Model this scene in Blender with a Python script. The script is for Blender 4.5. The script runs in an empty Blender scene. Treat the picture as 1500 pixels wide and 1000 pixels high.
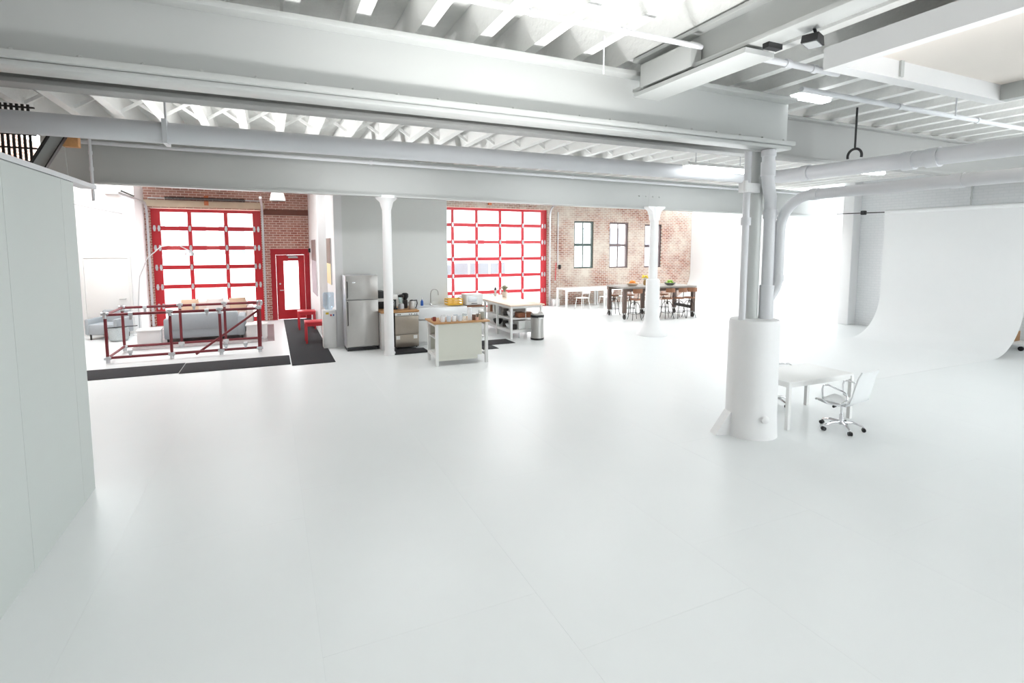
import bpy, bmesh, math, random
from mathutils import Vector, Matrix
random.seed(7)
PI = math.pi
scn = bpy.context.scene
COL = scn.collection

# ---------------------------------------------------------------- camera, world, light, exposure
cam = bpy.data.cameras.new('camera')
cam.sensor_width = 36.0
cam.lens = 775.0 / 1500.0 * 36.0
cam.shift_y = -70.0 / 1500.0
cam.clip_start = 0.05
cam.clip_end = 200
camo = bpy.data.objects.new('camera', cam)
COL.objects.link(camo)
camo.location = (0, 0, 2.5)
camo.rotation_euler = (math.radians(90) - math.atan(70 / 775.0), 0, math.radians(-24.5))
scn.camera = camo

w = bpy.data.worlds.new('sky')
scn.world = w
w.use_nodes = True
bg = w.node_tree.nodes['Background']
bg.inputs[0].default_value = (0.925, 0.975, 1.0, 1)
bg.inputs[1].default_value = 5.3

def area_lamp(name, loc, rot, sx, sy, power, color=(1, 1, 1)):
    l = bpy.data.lights.new(name, 'AREA')
    l.shape = 'RECTANGLE'
    l.size = sx
    l.size_y = sy
    l.energy = power
    l.color = color
    o = bpy.data.objects.new(name, l)
    COL.objects.link(o)
    o.location = loc
    o.rotation_euler = rot
    return o
# added spot lamps out of view: beam hot spot first, then ceiling fill
def uplight(name, loc, aim, power, cone, blend=1.0, size=0.3):
    l = bpy.data.lights.new(name, 'SPOT')
    l.energy = power
    l.spot_size = math.radians(cone)
    l.spot_blend = blend
    l.shadow_soft_size = size
    o = bpy.data.objects.new(name, l)
    COL.objects.link(o)
    o.location = loc
    o.rotation_euler = (Vector(aim) - Vector(loc)).to_track_quat('-Z', 'Y').to_euler()
    return o
uplight('beam_uplight', (2.0, 1.9, 0.8), (2.05, 3.9, 4.4), 540, 66, 1.0)
uplight('fill_uplight', (0.2, 2.0, 0.5), (0.2, 2.6, 4.6), 200, 95, 0.7)
uplight('fill_uplight', (3.5, 1.7, 0.5), (3.4, 2.7, 4.6), 240, 74, 0.8)
uplight('fill_uplight', (10.5, 0.9, 0.9), (10.6, 1.6, 4.6), 260, 100, 0.7)
uplight('fill_uplight', (-3.2, 8.8, 1.6), (2.2, 9.0, 4.7), 650, 80, 0.8)

vs = scn.view_settings
vs.view_transform = 'Standard'
vs.look = 'None'
vs.gamma = 1.0
vs.use_curve_mapping = False
vs.exposure = 0.7

# ---------------------------------------------------------------- materials
MATS = {}
def lin(c):
    return tuple(((v / 12.92) if v <= 0.04045 else ((v + 0.055) / 1.055) ** 2.4) for v in [x / 255.0 for x in c])

def mat(name, rgb, rough=0.5, metal=0.0, var=0.06, scale=6.0, bump=0.0, bscale=None, spec=0.5, rvar=0.0, alpha=None):
    if name in MATS:
        return MATS[name]
    m = bpy.data.materials.new(name)
    m.use_nodes = True
    nt = m.node_tree
    b = nt.nodes['Principled BSDF']
    c = lin(rgb)
    tc = nt.nodes.new('ShaderNodeTexCoord')
    nz = nt.nodes.new('ShaderNodeTexNoise')
    nz.inputs['Scale'].default_value = scale
    nz.inputs['Detail'].default_value = 4
    nt.links.new(tc.outputs['Object'], nz.inputs['Vector'])
    mx = nt.nodes.new('ShaderNodeMix')
    mx.data_type = 'RGBA'
    mx.inputs[6].default_value = tuple(max(0, v * (1 - var)) for v in c) + (1,)
    mx.inputs[7].default_value = tuple(min(1, v * (1 + var)) for v in c) + (1,)
    nt.links.new(nz.outputs['Fac'], mx.inputs[0])
    nt.links.new(mx.outputs[2], b.inputs['Base Color'])
    b.inputs['Roughness'].default_value = rough
    b.inputs['Metallic'].default_value = metal
    b.inputs['Specular IOR Level'].default_value = spec
    if rvar:
        mr = nt.nodes.new('ShaderNodeMapRange')
        mr.inputs['To Min'].default_value = max(0.02, rough - rvar)
        mr.inputs['To Max'].default_value = rough + rvar
        nt.links.new(nz.outputs['Fac'], mr.inputs['Value'])
        nt.links.new(mr.outputs[0], b.inputs['Roughness'])
    if bump:
        n2 = nt.nodes.new('ShaderNodeTexNoise')
        n2.inputs['Scale'].default_value = bscale or scale * 6
        n2.inputs['Detail'].default_value = 5
        nt.links.new(tc.outputs['Object'], n2.inputs['Vector'])
        bp = nt.nodes.new('ShaderNodeBump')
        bp.inputs['Strength'].default_value = bump
        bp.inputs['Distance'].default_value = 0.02
        nt.links.new(n2.outputs['Fac'], bp.inputs['Height'])
        nt.links.new(bp.outputs[0], b.inputs['Normal'])
    MATS[name] = m
    return m

def brick_mat(name, c1, c2, mortar, axis, scale=1.0, patch=None, patch_amt=0.45, bump=0.5, rough=0.85):
    m = bpy.data.materials.new(name)
    m.use_nodes = True
    nt = m.node_tree
    b = nt.nodes['Principled BSDF']
    tc = nt.nodes.new('ShaderNodeTexCoord')
    sp = nt.nodes.new('ShaderNodeSeparateXYZ')
    cb = nt.nodes.new('ShaderNodeCombineXYZ')
    nt.links.new(tc.outputs['Object'], sp.inputs[0])
    nt.links.new(sp.outputs[axis], cb.inputs[0])
    nt.links.new(sp.outputs[2], cb.inputs[1])
    br = nt.nodes.new('ShaderNodeTexBrick')
    br.inputs['Scale'].default_value = scale
    br.inputs['Brick Width'].default_value = 0.215
    br.inputs['Row Height'].default_value = 0.078
    br.inputs['Mortar Size'].default_value = 0.011
    br.inputs['Mortar Smooth'].default_value = 0.2
    br.inputs['Color1'].default_value = lin(c1) + (1,)
    br.inputs['Color2'].default_value = lin(c2) + (1,)
    br.inputs['Mortar'].default_value = lin(mortar) + (1,)
    nt.links.new(cb.outputs[0], br.inputs['Vector'])
    out = br.outputs['Color']
    if patch:
        nz = nt.nodes.new('ShaderNodeTexNoise')
        nz.inputs['Scale'].default_value = 0.75
        nz.inputs['Detail'].default_value = 6
        nz.inputs['Roughness'].default_value = 0.7
        nt.links.new(tc.outputs['Object'], nz.inputs['Vector'])
        mr = nt.nodes.new('ShaderNodeMapRange')
        mr.inputs['From Min'].default_value = 0.38
        mr.inputs['From Max'].default_value = 0.66
        mr.inputs['To Max'].default_value = patch_amt
        nt.links.new(nz.outputs['Fac'], mr.inputs['Value'])
        mx = nt.nodes.new('ShaderNodeMix')
        mx.data_type = 'RGBA'
        mx.inputs[7].default_value = lin(patch) + (1,)
        nt.links.new(mr.outputs[0], mx.inputs[0])
        nt.links.new(out, mx.inputs[6])
        out = mx.outputs[2]
    nt.links.new(out, b.inputs['Base Color'])
    b.inputs['Roughness'].default_value = rough
    bp = nt.nodes.new('ShaderNodeBump')
    bp.inputs['Strength'].default_value = bump
    bp.inputs['Distance'].default_value = 0.012
    bp.invert = True
    nt.links.new(br.outputs['Fac'], bp.inputs['Height'])
    nt.links.new(bp.outputs[0], b.inputs['Normal'])
    MATS[name] = m
    return m

def emit_mat(name, rgb, strength):
    m = bpy.data.materials.new(name)
    m.use_nodes = True
    nt = m.node_tree
    b = nt.nodes['Principled BSDF']
    b.inputs['Base Color'].default_value = lin(rgb) + (1,)
    b.inputs['Emission Color'].default_value = lin(rgb) + (1,)
    b.inputs['Emission Strength'].default_value = strength
    MATS[name] = m
    return m

def glass_mat(name, tint=(1, 1, 1), gloss=0.07, rough=0.02):
    m = bpy.data.materials.new(name)
    m.use_nodes = True
    nt = m.node_tree
    nt.nodes.remove(nt.nodes['Principled BSDF'])
    o = nt.nodes['Material Output']
    t = nt.nodes.new('ShaderNodeBsdfTransparent')
    t.inputs[0].default_value = tuple(tint) + (1,)
    g = nt.nodes.new('ShaderNodeBsdfGlossy')
    g.inputs['Roughness'].default_value = rough
    x = nt.nodes.new('ShaderNodeMixShader')
    x.inputs[0].default_value = gloss
    nt.links.new(t.outputs[0], x.inputs[1])
    nt.links.new(g.outputs[0], x.inputs[2])
    nt.links.new(x.outputs[0], o.inputs['Surface'])
    MATS[name] = m
    return m

M_FLOOR = mat('floor_paint', (232, 235, 235), 0.345, var=0.02, scale=1.3, bump=0.02, bscale=5.0, rvar=0.02)
M_WHITE = mat('white_paint', (242, 242, 242), 0.55, var=0.015, scale=2)
M_PANEL = mat('panel_paint', (207, 213, 210), 0.6, var=0.015, scale=1.5)
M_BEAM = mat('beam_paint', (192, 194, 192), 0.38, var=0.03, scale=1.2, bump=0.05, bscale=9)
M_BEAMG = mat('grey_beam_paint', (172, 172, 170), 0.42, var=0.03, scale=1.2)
M_PIPE = mat('pipe_paint', (224, 225, 228), 0.4, var=0.03, scale=3)
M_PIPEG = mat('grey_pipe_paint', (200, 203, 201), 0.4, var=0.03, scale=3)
M_WOODW = mat('whitewashed_joist', (248, 248, 246), 0.8, var=0.04, scale=3, bump=0.5, bscale=20)
M_DECK = mat('whitewashed_deck', (240, 241, 238), 0.85, var=0.13, scale=2.2, bump=0.6, bscale=14)
M_RED = mat('red_enamel', (190, 35, 45), 0.4, var=0.05)
M_REDD = mat('red_door_paint', (172, 30, 42), 0.35, var=0.05)
M_STEEL = mat('brushed_steel', (186, 184, 181), 0.36, 0.8, var=0.04, scale=20)
M_STEELW = mat('warm_brushed_steel', (178, 168, 156), 0.33, 0.8, var=0.05, scale=18)
M_GALV = mat('galvanised_steel', (205, 207, 210), 0.4, 0.6, var=0.05)
M_CHROME = mat('chrome', (225, 225, 228), 0.12, 1.0, var=0.0)
M_BLACK = mat('black_plastic', (28, 28, 30), 0.45, var=0.1)
M_RUBBER = mat('black_rubber', (34, 34, 38), 0.85, var=0.2, scale=30, bump=0.4, bscale=160)
M_DKMETAL = mat('dark_iron', (58, 55, 53), 0.5, 0.4, var=0.1)
M_WOODB = mat('brown_wood', (140, 92, 62), 0.5, var=0.22, scale=9)
M_WOODT = mat('butcher_block', (186, 140, 92), 0.45, var=0.2, scale=12)
M_GREYT = mat('weathered_table_wood', (150, 144, 138), 0.5, var=0.15, scale=6)
M_CREAM = mat('cream_lacquer', (226, 226, 214), 0.45, var=0.01)
M_LACQ = mat('white_lacquer', (240, 240, 238), 0.35, var=0.01)
M_CERAM = mat('white_ceramic', (242, 243, 244), 0.12, var=0.01)
M_MAROON = mat('maroon_tube', (118, 36, 44), 0.45, var=0.08)
M_SOFAG = mat('grey_fabric', (172, 179, 184), 0.9, var=0.05, scale=40, bump=0.3, bscale=200)
M_SOFAW = mat('ivory_fabric', (235, 226, 222), 0.9, var=0.04, scale=40, bump=0.3, bscale=200)
M_TAN = mat('tan_fabric', (222, 192, 165), 0.9, var=0.05, scale=40)
M_WICKER = mat('pale_wicker', (190, 198, 200), 0.8, var=0.25, scale=45, bump=0.6, bscale=120)
M_RUG = mat('rug_weave', (168, 160, 160), 0.95, var=0.4, scale=9, bump=0.5, bscale=150)
M_BEIGE = mat('cream_plaster', (246, 238, 230), 0.8, var=0.02, scale=2)
M_GREYW = mat('cool_grey_wall', (230, 232, 229), 0.6, var=0.01)
M_GLASS = glass_mat('window_glass')
M_JAR = glass_mat('jar_glass', (0.9, 0.95, 0.95), 0.16)
M_BOTTLE = glass_mat('blue_bottle_plastic', (0.80, 0.90, 0.97), 0.18)
M_BRICK = brick_mat('red_brick_back', (168, 116, 98), (132, 80, 66), (206, 196, 184), 0, patch=(212, 204, 192), patch_amt=0.95)
M_BRICKE = brick_mat('red_brick_entry', (180, 116, 102), (148, 88, 78), (222, 200, 188), 0, patch=(216, 190, 176), patch_amt=0.5)
M_BRICKL = brick_mat('red_brick_left', (165, 105, 85), (120, 66, 52), (214, 196, 180), 1, patch=(226, 214, 196), patch_amt=0.4)
M_BRICKW = brick_mat('painted_brick', (236, 238, 239), (234, 236, 237), (229, 232, 233), 1, bump=0.25, rough=0.6)
M_TUBE = emit_mat('fluorescent_glow', (250, 253, 255), 5.2)

# ---------------------------------------------------------------- mesh builder
class G:
    def __init__(s):
        s.v = []
        s.f = []
    def add(s, vs_, fs):
        o = len(s.v)
        s.v += [tuple(p) for p in vs_]
        s.f += [tuple(o + i for i in f) for f in fs]
        return s
    def box(s, x0, x1, y0, y1, z0, z1):
        return s.add([(x0, y0, z0), (x1, y0, z0), (x1, y1, z0), (x0, y1, z0), (x0, y0, z1), (x1, y0, z1), (x1, y1, z1), (x0, y1, z1)],
                     [(3, 2, 1, 0), (4, 5, 6, 7), (0, 1, 5, 4), (1, 2, 6, 5), (2, 3, 7, 6), (3, 0, 4, 7)])
    def cb(s, c, d):
        return s.box(c[0] - d[0] / 2, c[0] + d[0] / 2, c[1] - d[1] / 2, c[1] + d[1] / 2, c[2] - d[2] / 2, c[2] + d[2] / 2)
    def rbox(s, x0, x1, y0, y1, z0, z1, r=0.02):
        """box with chamfered edges on every side"""
        r = min(r, (x1 - x0) / 2.01, (y1 - y0) / 2.01, (z1 - z0) / 2.01)
        bm = bmesh.new()
        bmesh.ops.create_cube(bm, size=1)
        for v in bm.verts:
            v.co = ((x0 + x1) / 2 + v.co.x * (x1 - x0), (y0 + y1) / 2 + v.co.y * (y1 - y0), (z0 + z1) / 2 + v.co.z * (z1 - z0))
        bmesh.ops.bevel(bm, geom=list(bm.edges), offset=r, segments=2, profile=0.5, affect='EDGES')
        bm.verts.index_update()
        s.add([v.co[:] for v in bm.verts], [[v.index for v in f.verts] for f in bm.faces])
        bm.free()
        return s
    def tube(s, path, r, n=10, cap=True):
        P = [Vector(p) for p in path]
        rs = r if isinstance(r, (list, tuple)) else [r] * len(P)
        rings = []
        up = None
        for i, p in enumerate(P):
            if i == 0:
                t = P[1] - P[0]
            elif i == len(P) - 1:
                t = P[-1] - P[-2]
            else:
                t = (P[i + 1] - p).normalized() + (p - P[i - 1]).normalized()
            t.normalize()
            if up is None:
                a = Vector((0, 0, 1)) if abs(t.z) < 0.9 else Vector((1, 0, 0))
                up = (a - t * a.dot(t)).normalized()
            else:
                up = (up - t * up.dot(t)).normalized()
            sd = t.cross(up)
            rings.append([p + (up * math.cos(2 * PI * k / n) + sd * math.sin(2 * PI * k / n)) * rs[i] for k in range(n)])
        vs_ = [q for rg in rings for q in rg]
        fs = []
        for i in range(len(P) - 1):
            for k in range(n):
                a, b_ = i * n + k, i * n + (k + 1) % n
                fs.append((a, b_, b_ + n, a + n))
        if cap:
            fs.append(tuple(range(n - 1, -1, -1)))
            fs.append(tuple((len(P) - 1) * n + k for k in range(n)))
        return s.add(vs_, fs)
    def lathe(s, prof, c=(0, 0, 0), n=20):
        vs_ = []
        for r, z in prof:
            for k in range(n):
                vs_.append((c[0] + r * math.cos(2 * PI * k / n), c[1] + r * math.sin(2 * PI * k / n), c[2] + z))
        fs = []
        for i in range(len(prof) - 1):
            for k in range(n):
                a, b_ = i * n + k, i * n + (k + 1) % n
                fs.append((a, b_, b_ + n, a + n))
        fs.append(tuple(range(n - 1, -1, -1)))
        fs.append(tuple((len(prof) - 1) * n + k for k in range(n)))
        return s.add(vs_, fs)
    def sphere(s, c, r, n=10, m=6, sz=1.0):
        return s.lathe([(max(1e-4, r * math.sin(PI * i / m)), -r * sz * math.cos(PI * i / m)) for i in range(m + 1)], c, n)
    def prism(s, poly, a0, a1, axis='y'):
        """extrude a 2d outline; axis y: outline is (x,z); axis x: (y,z); axis z: (x,y)"""
        n = len(poly)
        def mk(p, t):
            return {'y': (p[0], t, p[1]), 'x': (t, p[0], p[1]), 'z': (p[0], p[1], t)}[axis]
        vs_ = [mk(p, a0) for p in poly] + [mk(p, a1) for p in poly]
        fs = [tuple(range(n)), tuple(range(2 * n - 1, n - 1, -1))]
        fs += [(i, n + i, n + (i + 1) % n, (i + 1) % n) for i in range(n)]
        return s.add(vs_, fs)
    def bar(s, p0, p1, w_, h_):
        """rectangular bar between two points"""
        p0, p1 = Vector(p0), Vector(p1)
        t = (p1 - p0).normalized()
        a = Vector((0, 0, 1)) if abs(t.z) < 0.95 else Vector((0, 1, 0))
        sd = t.cross(a).normalized()
        up = sd.cross(t)
        vs_ = []
        for p in (p0, p1):
            for i, j in ((-1, -1), (1, -1), (1, 1), (-1, 1)):
                vs_.append(p + sd * (i * w_ / 2) + up * (j * h_ / 2))
        return s.add(vs_, [(3, 2, 1, 0), (4, 5, 6, 7), (0, 1, 5, 4), (1, 2, 6, 5), (2, 3, 7, 6), (3, 0, 4, 7)])
    def mesh(s, name, m, smooth=True):
        me = bpy.data.meshes.new(name)
        me.from_pydata(s.v, [], s.f)
        bm = bmesh.new()
        bm.from_mesh(me)
        bmesh.ops.recalc_face_normals(bm, faces=bm.faces)
        bm.to_mesh(me)
        bm.free()
        if m:
            me.materials.append(m)
        if smooth:
            me.shade_smooth()
            me.set_sharp_from_angle(angle=math.radians(38))
        return me
    def build(s, name, m, parent=None, smooth=True, loc=None):
        o = bpy.data.objects.new(name, s.mesh(name, m, smooth))
        COL.objects.link(o)
        if parent:
            o.parent = parent
        if loc:
            o.location = loc
        return o

def tag(o, label=None, cat=None, group=None, kind=None):
    if label: o['label'] = label
    if cat: o['category'] = cat
    if group: o['group'] = group
    if kind: o['kind'] = kind
    return o

def thing(name, label, cat, loc=(0, 0, 0), rz=0.0, group=None):
    o = bpy.data.objects.new(name, None)
    o.empty_display_size = 0.1
    COL.objects.link(o)
    o.location = loc
    o.rotation_euler = (0, 0, rz)
    return tag(o, label, cat, group)

def struct_root(name, label=None, loc=(0, 0, 0)):
    o = bpy.data.objects.new(name, None)
    COL.objects.link(o)
    o.location = loc
    return tag(o, label, None, None, 'structure')

def link_copy(src, parent, loc=None, rot=None):
    c = src.copy()
    COL.objects.link(c)
    c.parent = parent
    if loc is not None: c.location = loc
    if rot is not None: c.rotation_euler = rot
    return c

def copy_thing(root, loc, rz, label):
    r = root.copy()
    COL.objects.link(r)
    r.location = loc
    r.rotation_euler = (0, 0, rz)
    r['label'] = label
    for ch in list(root.children):
        c = ch.copy()
        COL.objects.link(c)
        c.parent = r
        for g in ch.children:
            d = g.copy()
            COL.objects.link(d)
            d.parent = c
    return r

def S(o, label):
    return tag(o, label, None, None, 'structure')

def arc(c, r, a0, a1, n, plane='xz'):
    out = []
    for i in range(n + 1):
        a = a0 + (a1 - a0) * i / n
        u, v = r * math.cos(a), r * math.sin(a)
        if plane == 'xz': out.append((c[0] + u, c[1], c[2] + v))
        elif plane == 'yz': out.append((c[0], c[1] + u, c[2] + v))
        else: out.append((c[0] + u, c[1] + v, c[2]))
    return out

# ================================================================ THE SETTING
floor = S(G().box(-9, 19, -6, 19.75, -0.25, -0.003).build('floor', M_FLOOR), 'glossy white painted floor of the whole loft')
G().box(-9, 19, 11.2, 19.75, -0.003, 0).build('floor_sheet', M_FLOOR, floor)
sheet = None
for i in range(19):
    x0 = -8.56 + 1.46 * i
    off = -1.2 if i % 2 else 0.0
    rows = [(-6.0, -4.1 + off * 0.5)] + [(-4.1 + off * 0.5 + 2.44 * k, -4.1 + off * 0.5 + 2.44 * (k + 1)) for k in range(7)]
    for (y0, y1) in rows:
        y1 = min(y1, 11.2)
        if y1 - y0 < 0.1: continue
        full = abs((y1 - y0) - 2.44) < 1e-4
        if full and sheet:
            link_copy(sheet, floor, (x0, y0, 0))
        else:
            o = G().box(0.0004, 1.4596, 0.0004, (y1 - y0) - 0.0004, -0.003, 0).build('floor_sheet', M_FLOOR, floor, loc=(x0, y0, 0))
            if full: sheet = o

# back brick wall, cut round the openings
WY0, WY1 = 19.45, 19.75
GA = (-3.3, -0.25, 3.66)
DR = (0.0, 1.22, 2.40)
GB = (5.3, 10.47, 3.98)
WN = [(11.76, 12.74, 1.54, 3.55), (13.56, 14.57, 1.53, 3.53), (15.47, 16.44, 1.52, 3.47)]
g = G()
g.box(-5.4, GA[0], WY0, WY1, 0, 5)
g.box(GA[0], GA[1], WY0, WY1, GA[2], 5)
g.box(GA[1], DR[0], WY0, WY1, 0, 5)
g.box(DR[0], DR[1], WY0, WY1, DR[2], 5)
g.box(DR[1], 3.0, WY0, WY1, 0, 5)
S(g.build('wall_entry_brick', M_BRICKE), 'red brick wall round the left garage door and entrance')
g = G()
g.box(3.0, GB[0], WY0, WY1, 0, 5)
g.box(GB[0], GB[1], WY0, WY1, GB[2], 5)
g.box(GB[1], WN[0][0], WY0, WY1, 0, 5)
for i, (x0, x1, z0, z1) in enumerate(WN):
    g.box(x0, x1, WY0, WY1, 0, z0)
    g.box(x0, x1, WY0, WY1, z1, 5)
    g.box(x1, WN[i + 1][0] if i < 2 else 18.6, WY0, WY1, 0, 5)
S(g.build('wall_back', M_BRICK), 'weathered red brick wall with three sash windows')
S(G().box(-5.4, -5.1, -6, 19.75, 0, 5).build('wall_left', M_BRICKL), 'brick side wall seen past the white partition')
S(G().box(-5.1, -3.45, 18.2, 19.45, 0, 5).build('wall_closet', M_WHITE), 'white closet wall beside the left garage door')
g = G()
g.box(1.22, 1.6, 15.6, 19.45, 0, 5)
S(g.build('wall_entry', M_WHITE), 'white pier wall along the entrance passage')
S(G().box(1.43, 1.62, 13.6, 15.6, 0, 5).build('wall_passage', M_WHITE), 'white passage wall behind the water cooler')
S(G().box(1.62, 4.3, 13.6, 13.8, 0, 5).build('wall_kitchen', M_GREYW), 'plain pale grey wall behind the fridge and sink')
S(G().box(17.0, 17.3, -6, 11.1, 0, 5).build('wall_right', M_BRICKW), 'white painted brick wall behind the backdrop sweep')
# coved white far right wall
poly = [(18.6, 0.0), (16.9, 0.0)] + [(16.9 + 1.3 * math.sin(a), 1.3 - 1.3 * math.cos(a)) for a in [PI / 2 * k / 10 for k in range(1, 11)]] + [(18.2, 5.0), (18.6, 5.0)]
S(G().prism(poly, 11.1, 19.44, 'y').build('wall_cove', M_WHITE), 'seamless white coved wall right of the brick wall')
S(G().rbox(16.62, 17.0, 10.75, 11.1, 0, 5, 0.02).build('wall_pilaster', M_WHITE), 'slim white pilaster at the end of the far beam')

g = G()
for x0, x1, z0, z1 in ((-5.1, 7.5, 0, 5), (7.5, 15.0, 0, 0.8), (7.5, 15.0, 3.8, 5), (15.0, 17.3, 0, 5)):  # unseen opening added to let daylight onto the near floor
    g.box(x0, x1, -6.3, -6.0, z0, z1)
S(g.build('wall_rear', M_WHITE), 'white wall behind the camera with a wide opening added for daylight')

# partition of tall white panels on the left
pw = struct_root('wall_panel', 'partition of tall flat pale panels close to the camera on the left')
for (y0, y1) in ((1.37, 2.59), (2.59, 3.81), (3.81, 5.04), (5.04, 6.25), (6.25, 6.60)):
    G().box(-1.86, -1.74, y0 + 0.002, y1 - 0.002, 0.0, 3.12).build('panel', M_PANEL, pw)
G().box(-1.87, -1.73, 1.3, 7.35, 3.125, 3.17).build('top_rail', M_PIPE, pw)

# ceiling: deck, joists, cross braces
ceil = S(G().box(-5.4, -3.2, -6, 12.2, 4.80, 4.95).box(-3.2, 17.3, -6, 19.45, 4.80, 4.95).build('ceiling', M_DECK), 'whitewashed timber ceiling with exposed joists')  # gap left over the lounge as an unseen skylight, letting daylight in
JX = [-0.32 + 0.555 * k for k in range(-5, 31)]
jm = G().box(-0.06, 0.06, -4, 19.4, 4.44, 4.80).mesh('joist', M_WOODW)
for x in JX:
    o = bpy.data.objects.new('joist', jm)
    COL.objects.link(o)
    o.parent = ceil
    o.location = (x, 0, 0)
g = G()
g.bar((0.06, 0, 4.48), (0.495, 0, 4.76), 0.03, 0.045)
g.bar((0.06, 0.04, 4.76), (0.495, 0.04, 4.48), 0.03, 0.045)
xm = g.mesh('cross_brace', M_WOODW)
for k, x in enumerate(JX[:-1]):
    for yy in ((9.7, 2.2) if k % 2 else (9.7,)):
        o = bpy.data.objects.new('cross_brace', xm)
        COL.objects.link(o)
        o.parent = ceil
        o.location = (x, yy, 0)
S(G().box(-3.32, -3.2, -6, 19.45, 4.40, 4.95).build('trim_1', M_WOODW), 'white edge board closing the joist ceiling on the left')

# ---- windows
def sash_window(n, x0, x1, z0, z1, dark, label):
    root = S(G().box(x0, x1, WY1 - 0.03, WY1 + 0.02, z0 - 0.06, z0).build('window_%d' % n, M_WHITE), label)
    f = 0.075
    g = G()
    y0, y1 = WY0 + 0.06, WY0 + 0.15
    g.box(x0, x0 + f, y0, y1, z0, z1).box(x1 - f, x1, y0, y1, z0, z1).box(x0 + f, x1 - f, y0, y1, z1 - f, z1).box(x0 + f, x1 - f, y0, y1, z0, z0 + f * 0.8)
    g.build('window_frame', dark, root)
    zm = (z0 + z1) / 2
    G().box(x0 + f, x1 - f, y0 - 0.01, y1, zm - 0.055, zm + 0.055).build('meeting_rail', dark, root)
    xm_ = (x0 + x1) / 2
    for (a, b_) in ((z0 + f * 0.8, zm - 0.055), (zm + 0.055, z1 - f)):
        G().box(xm_ - 0.022, xm_ + 0.022, y0 + 0.02, y1 - 0.02, a, b_).build('muntin', dark, root)
        for (c, d) in ((x0 + f, xm_ - 0.022), (xm_ + 0.022, x1 - f)):
            G().box(c, d, y0 + 0.04, y0 + 0.046, a, b_).build('pane', M_GLASS, root)
    return root
sash_window(1, *WN[0], mat('green_sash_paint', (74, 88, 84), 0.5), 'left sash window with dark green frame in the brick wall')
sash_window(2, *WN[1], mat('brown_sash_paint', (98, 84, 84), 0.5), 'middle sash window with dark brown frame in the brick wall')
sash_window(3, *WN[2], mat('umber_sash_paint', (84, 68, 70), 0.5), 'right sash window partly behind the white iron column')

# ---- red entrance door
rd = struct_root('door_1', 'red entrance door with a tall narrow glass light')
g = G()
g.box(DR[0], DR[0] + 0.16, 19.47, 19.66, 0, DR[2]).box(DR[1] - 0.16, DR[1], 19.47, 19.66, 0, DR[2]).box(DR[0] + 0.16, DR[1] - 0.16, 19.47, 19.66, DR[2] - 0.2, DR[2])
g.build('door_frame', M_REDD, rd)
a, b_, t = DR[0] + 0.165, DR[1] - 0.165, DR[2] - 0.205
lx0, lx1, lz0, lz1 = 0.40, 0.86, 0.33, 1.99
g = G()
g.box(a, lx0, 19.53, 19.58, 0.01, t).box(lx1, b_, 19.53, 19.58, 0.01, t).box(lx0, lx1, 19.53, 19.58, 0.01, lz0).box(lx0, lx1, 19.53, 19.58, lz1, t)
leaf = g.build('door_leaf', M_RED, rd)
G().box(lx0, lx1, 19.552, 19.558, lz0, lz1).build('pane', M_GLASS, leaf)
G().tube([(0.27, 19.53, 1.0), (0.27, 19.47, 1.0), (0.37, 19.47, 1.0)], 0.014, 8).build('handle', M_GALV, leaf)
G().tube([(0.27, 19.53, 1.22), (0.27, 19.505, 1.22)], 0.03, 10).build('lock', M_GALV, leaf)
g = G().box(0.55, 0.85, 19.47, 19.53, 2.09, 2.14)
g.bar((0.5, 19.46, 2.17), (0.8, 19.42, 2.15), 0.02, 0.02)
g.build('door_closer', M_GALV, leaf)
S(G().box(-0.15, 1.22, 19.41, 19.45, 3.52, 3.70).build('trim_2', mat('rust_lintel', (112, 70, 58), 0.7, var=0.15)), 'dark brown lintel high above the red door')
S(G().box(-3.42, -0.12, 19.36, 19.45, 3.70, 3.90).build('trim_3', mat('tan_lintel', (205, 186, 162), 0.7, var=0.1, scale=4)), 'tan lintel over the left garage door')

# ---- white closet door
wd = struct_root('door_2', 'plain white closet door with lever handle')
g = G()
g.box(-4.76, -4.70, 18.16, 18.2, 0, 2.22).box(-3.68, -3.62, 18.16, 18.2, 0, 2.22).box(-4.70, -3.68, 18.16, 18.2, 2.16, 2.22)
g.build('door_frame', M_LACQ, wd)
lf = G().rbox(-4.695, -3.685, 18.175, 18.199, 0.01, 2.155, 0.004).build('door_leaf', M_LACQ, wd)
G().tube([(-3.78, 18.175, 1.0), (-3.78, 18.12, 1.0), (-3.92, 18.12, 1.0)], 0.014, 8).build('handle', M_STEEL, lf)

# ================================================================ BEAMS
def ibeam(name, label, p, length, z0, z1, fw, axis='x', m=None, tf=0.035, tw=0.03, bolts=0, root=None):
    """steel I beam whose web centre line starts at p=(x,y) and runs along axis"""
    t = root or thing(name, label, 'beam', (p[0], p[1], z0))
    h = z1 - z0
    g = G()
    if axis == 'x': g.box(0, length, -tw / 2, tw / 2, tf, h - tf)
    else: g.box(-tw / 2, tw / 2, 0, length, tf, h - tf)
    g.build('web', m or M_BEAM, t)
    for nm, a, b2 in (('bottom_flange', 0, tf), ('top_flange', h - tf, h)):
        g = G()
        if axis == 'x': g.rbox(0, length, -fw / 2, fw / 2, a, b2, 0.008)
        else: g.rbox(-fw / 2, fw / 2, 0, length, a, b2, 0.008)
        g.build(nm, m or M_BEAM, t)
    if bolts:
        src = None
        for i in range(bolts):
            x = length * (i + 0.5) / bolts
            if src is None:
                src = G().lathe([(0.016, 0), (0.016, 0.012), (0.008, 0.02)], n=8).build('bolt', M_BEAM, t)
            else:
                src = link_copy(src, t)
            src.location = (x, -fw / 2 + 0.03, tf)
    return t
mainb = ibeam('steel_beam', 'big near steel girder crossing the upper picture above the pedestal column', (-5.0, 4.80), 11.0, 3.74, 4.32, 0.30, bolts=30, tf=0.05)
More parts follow.
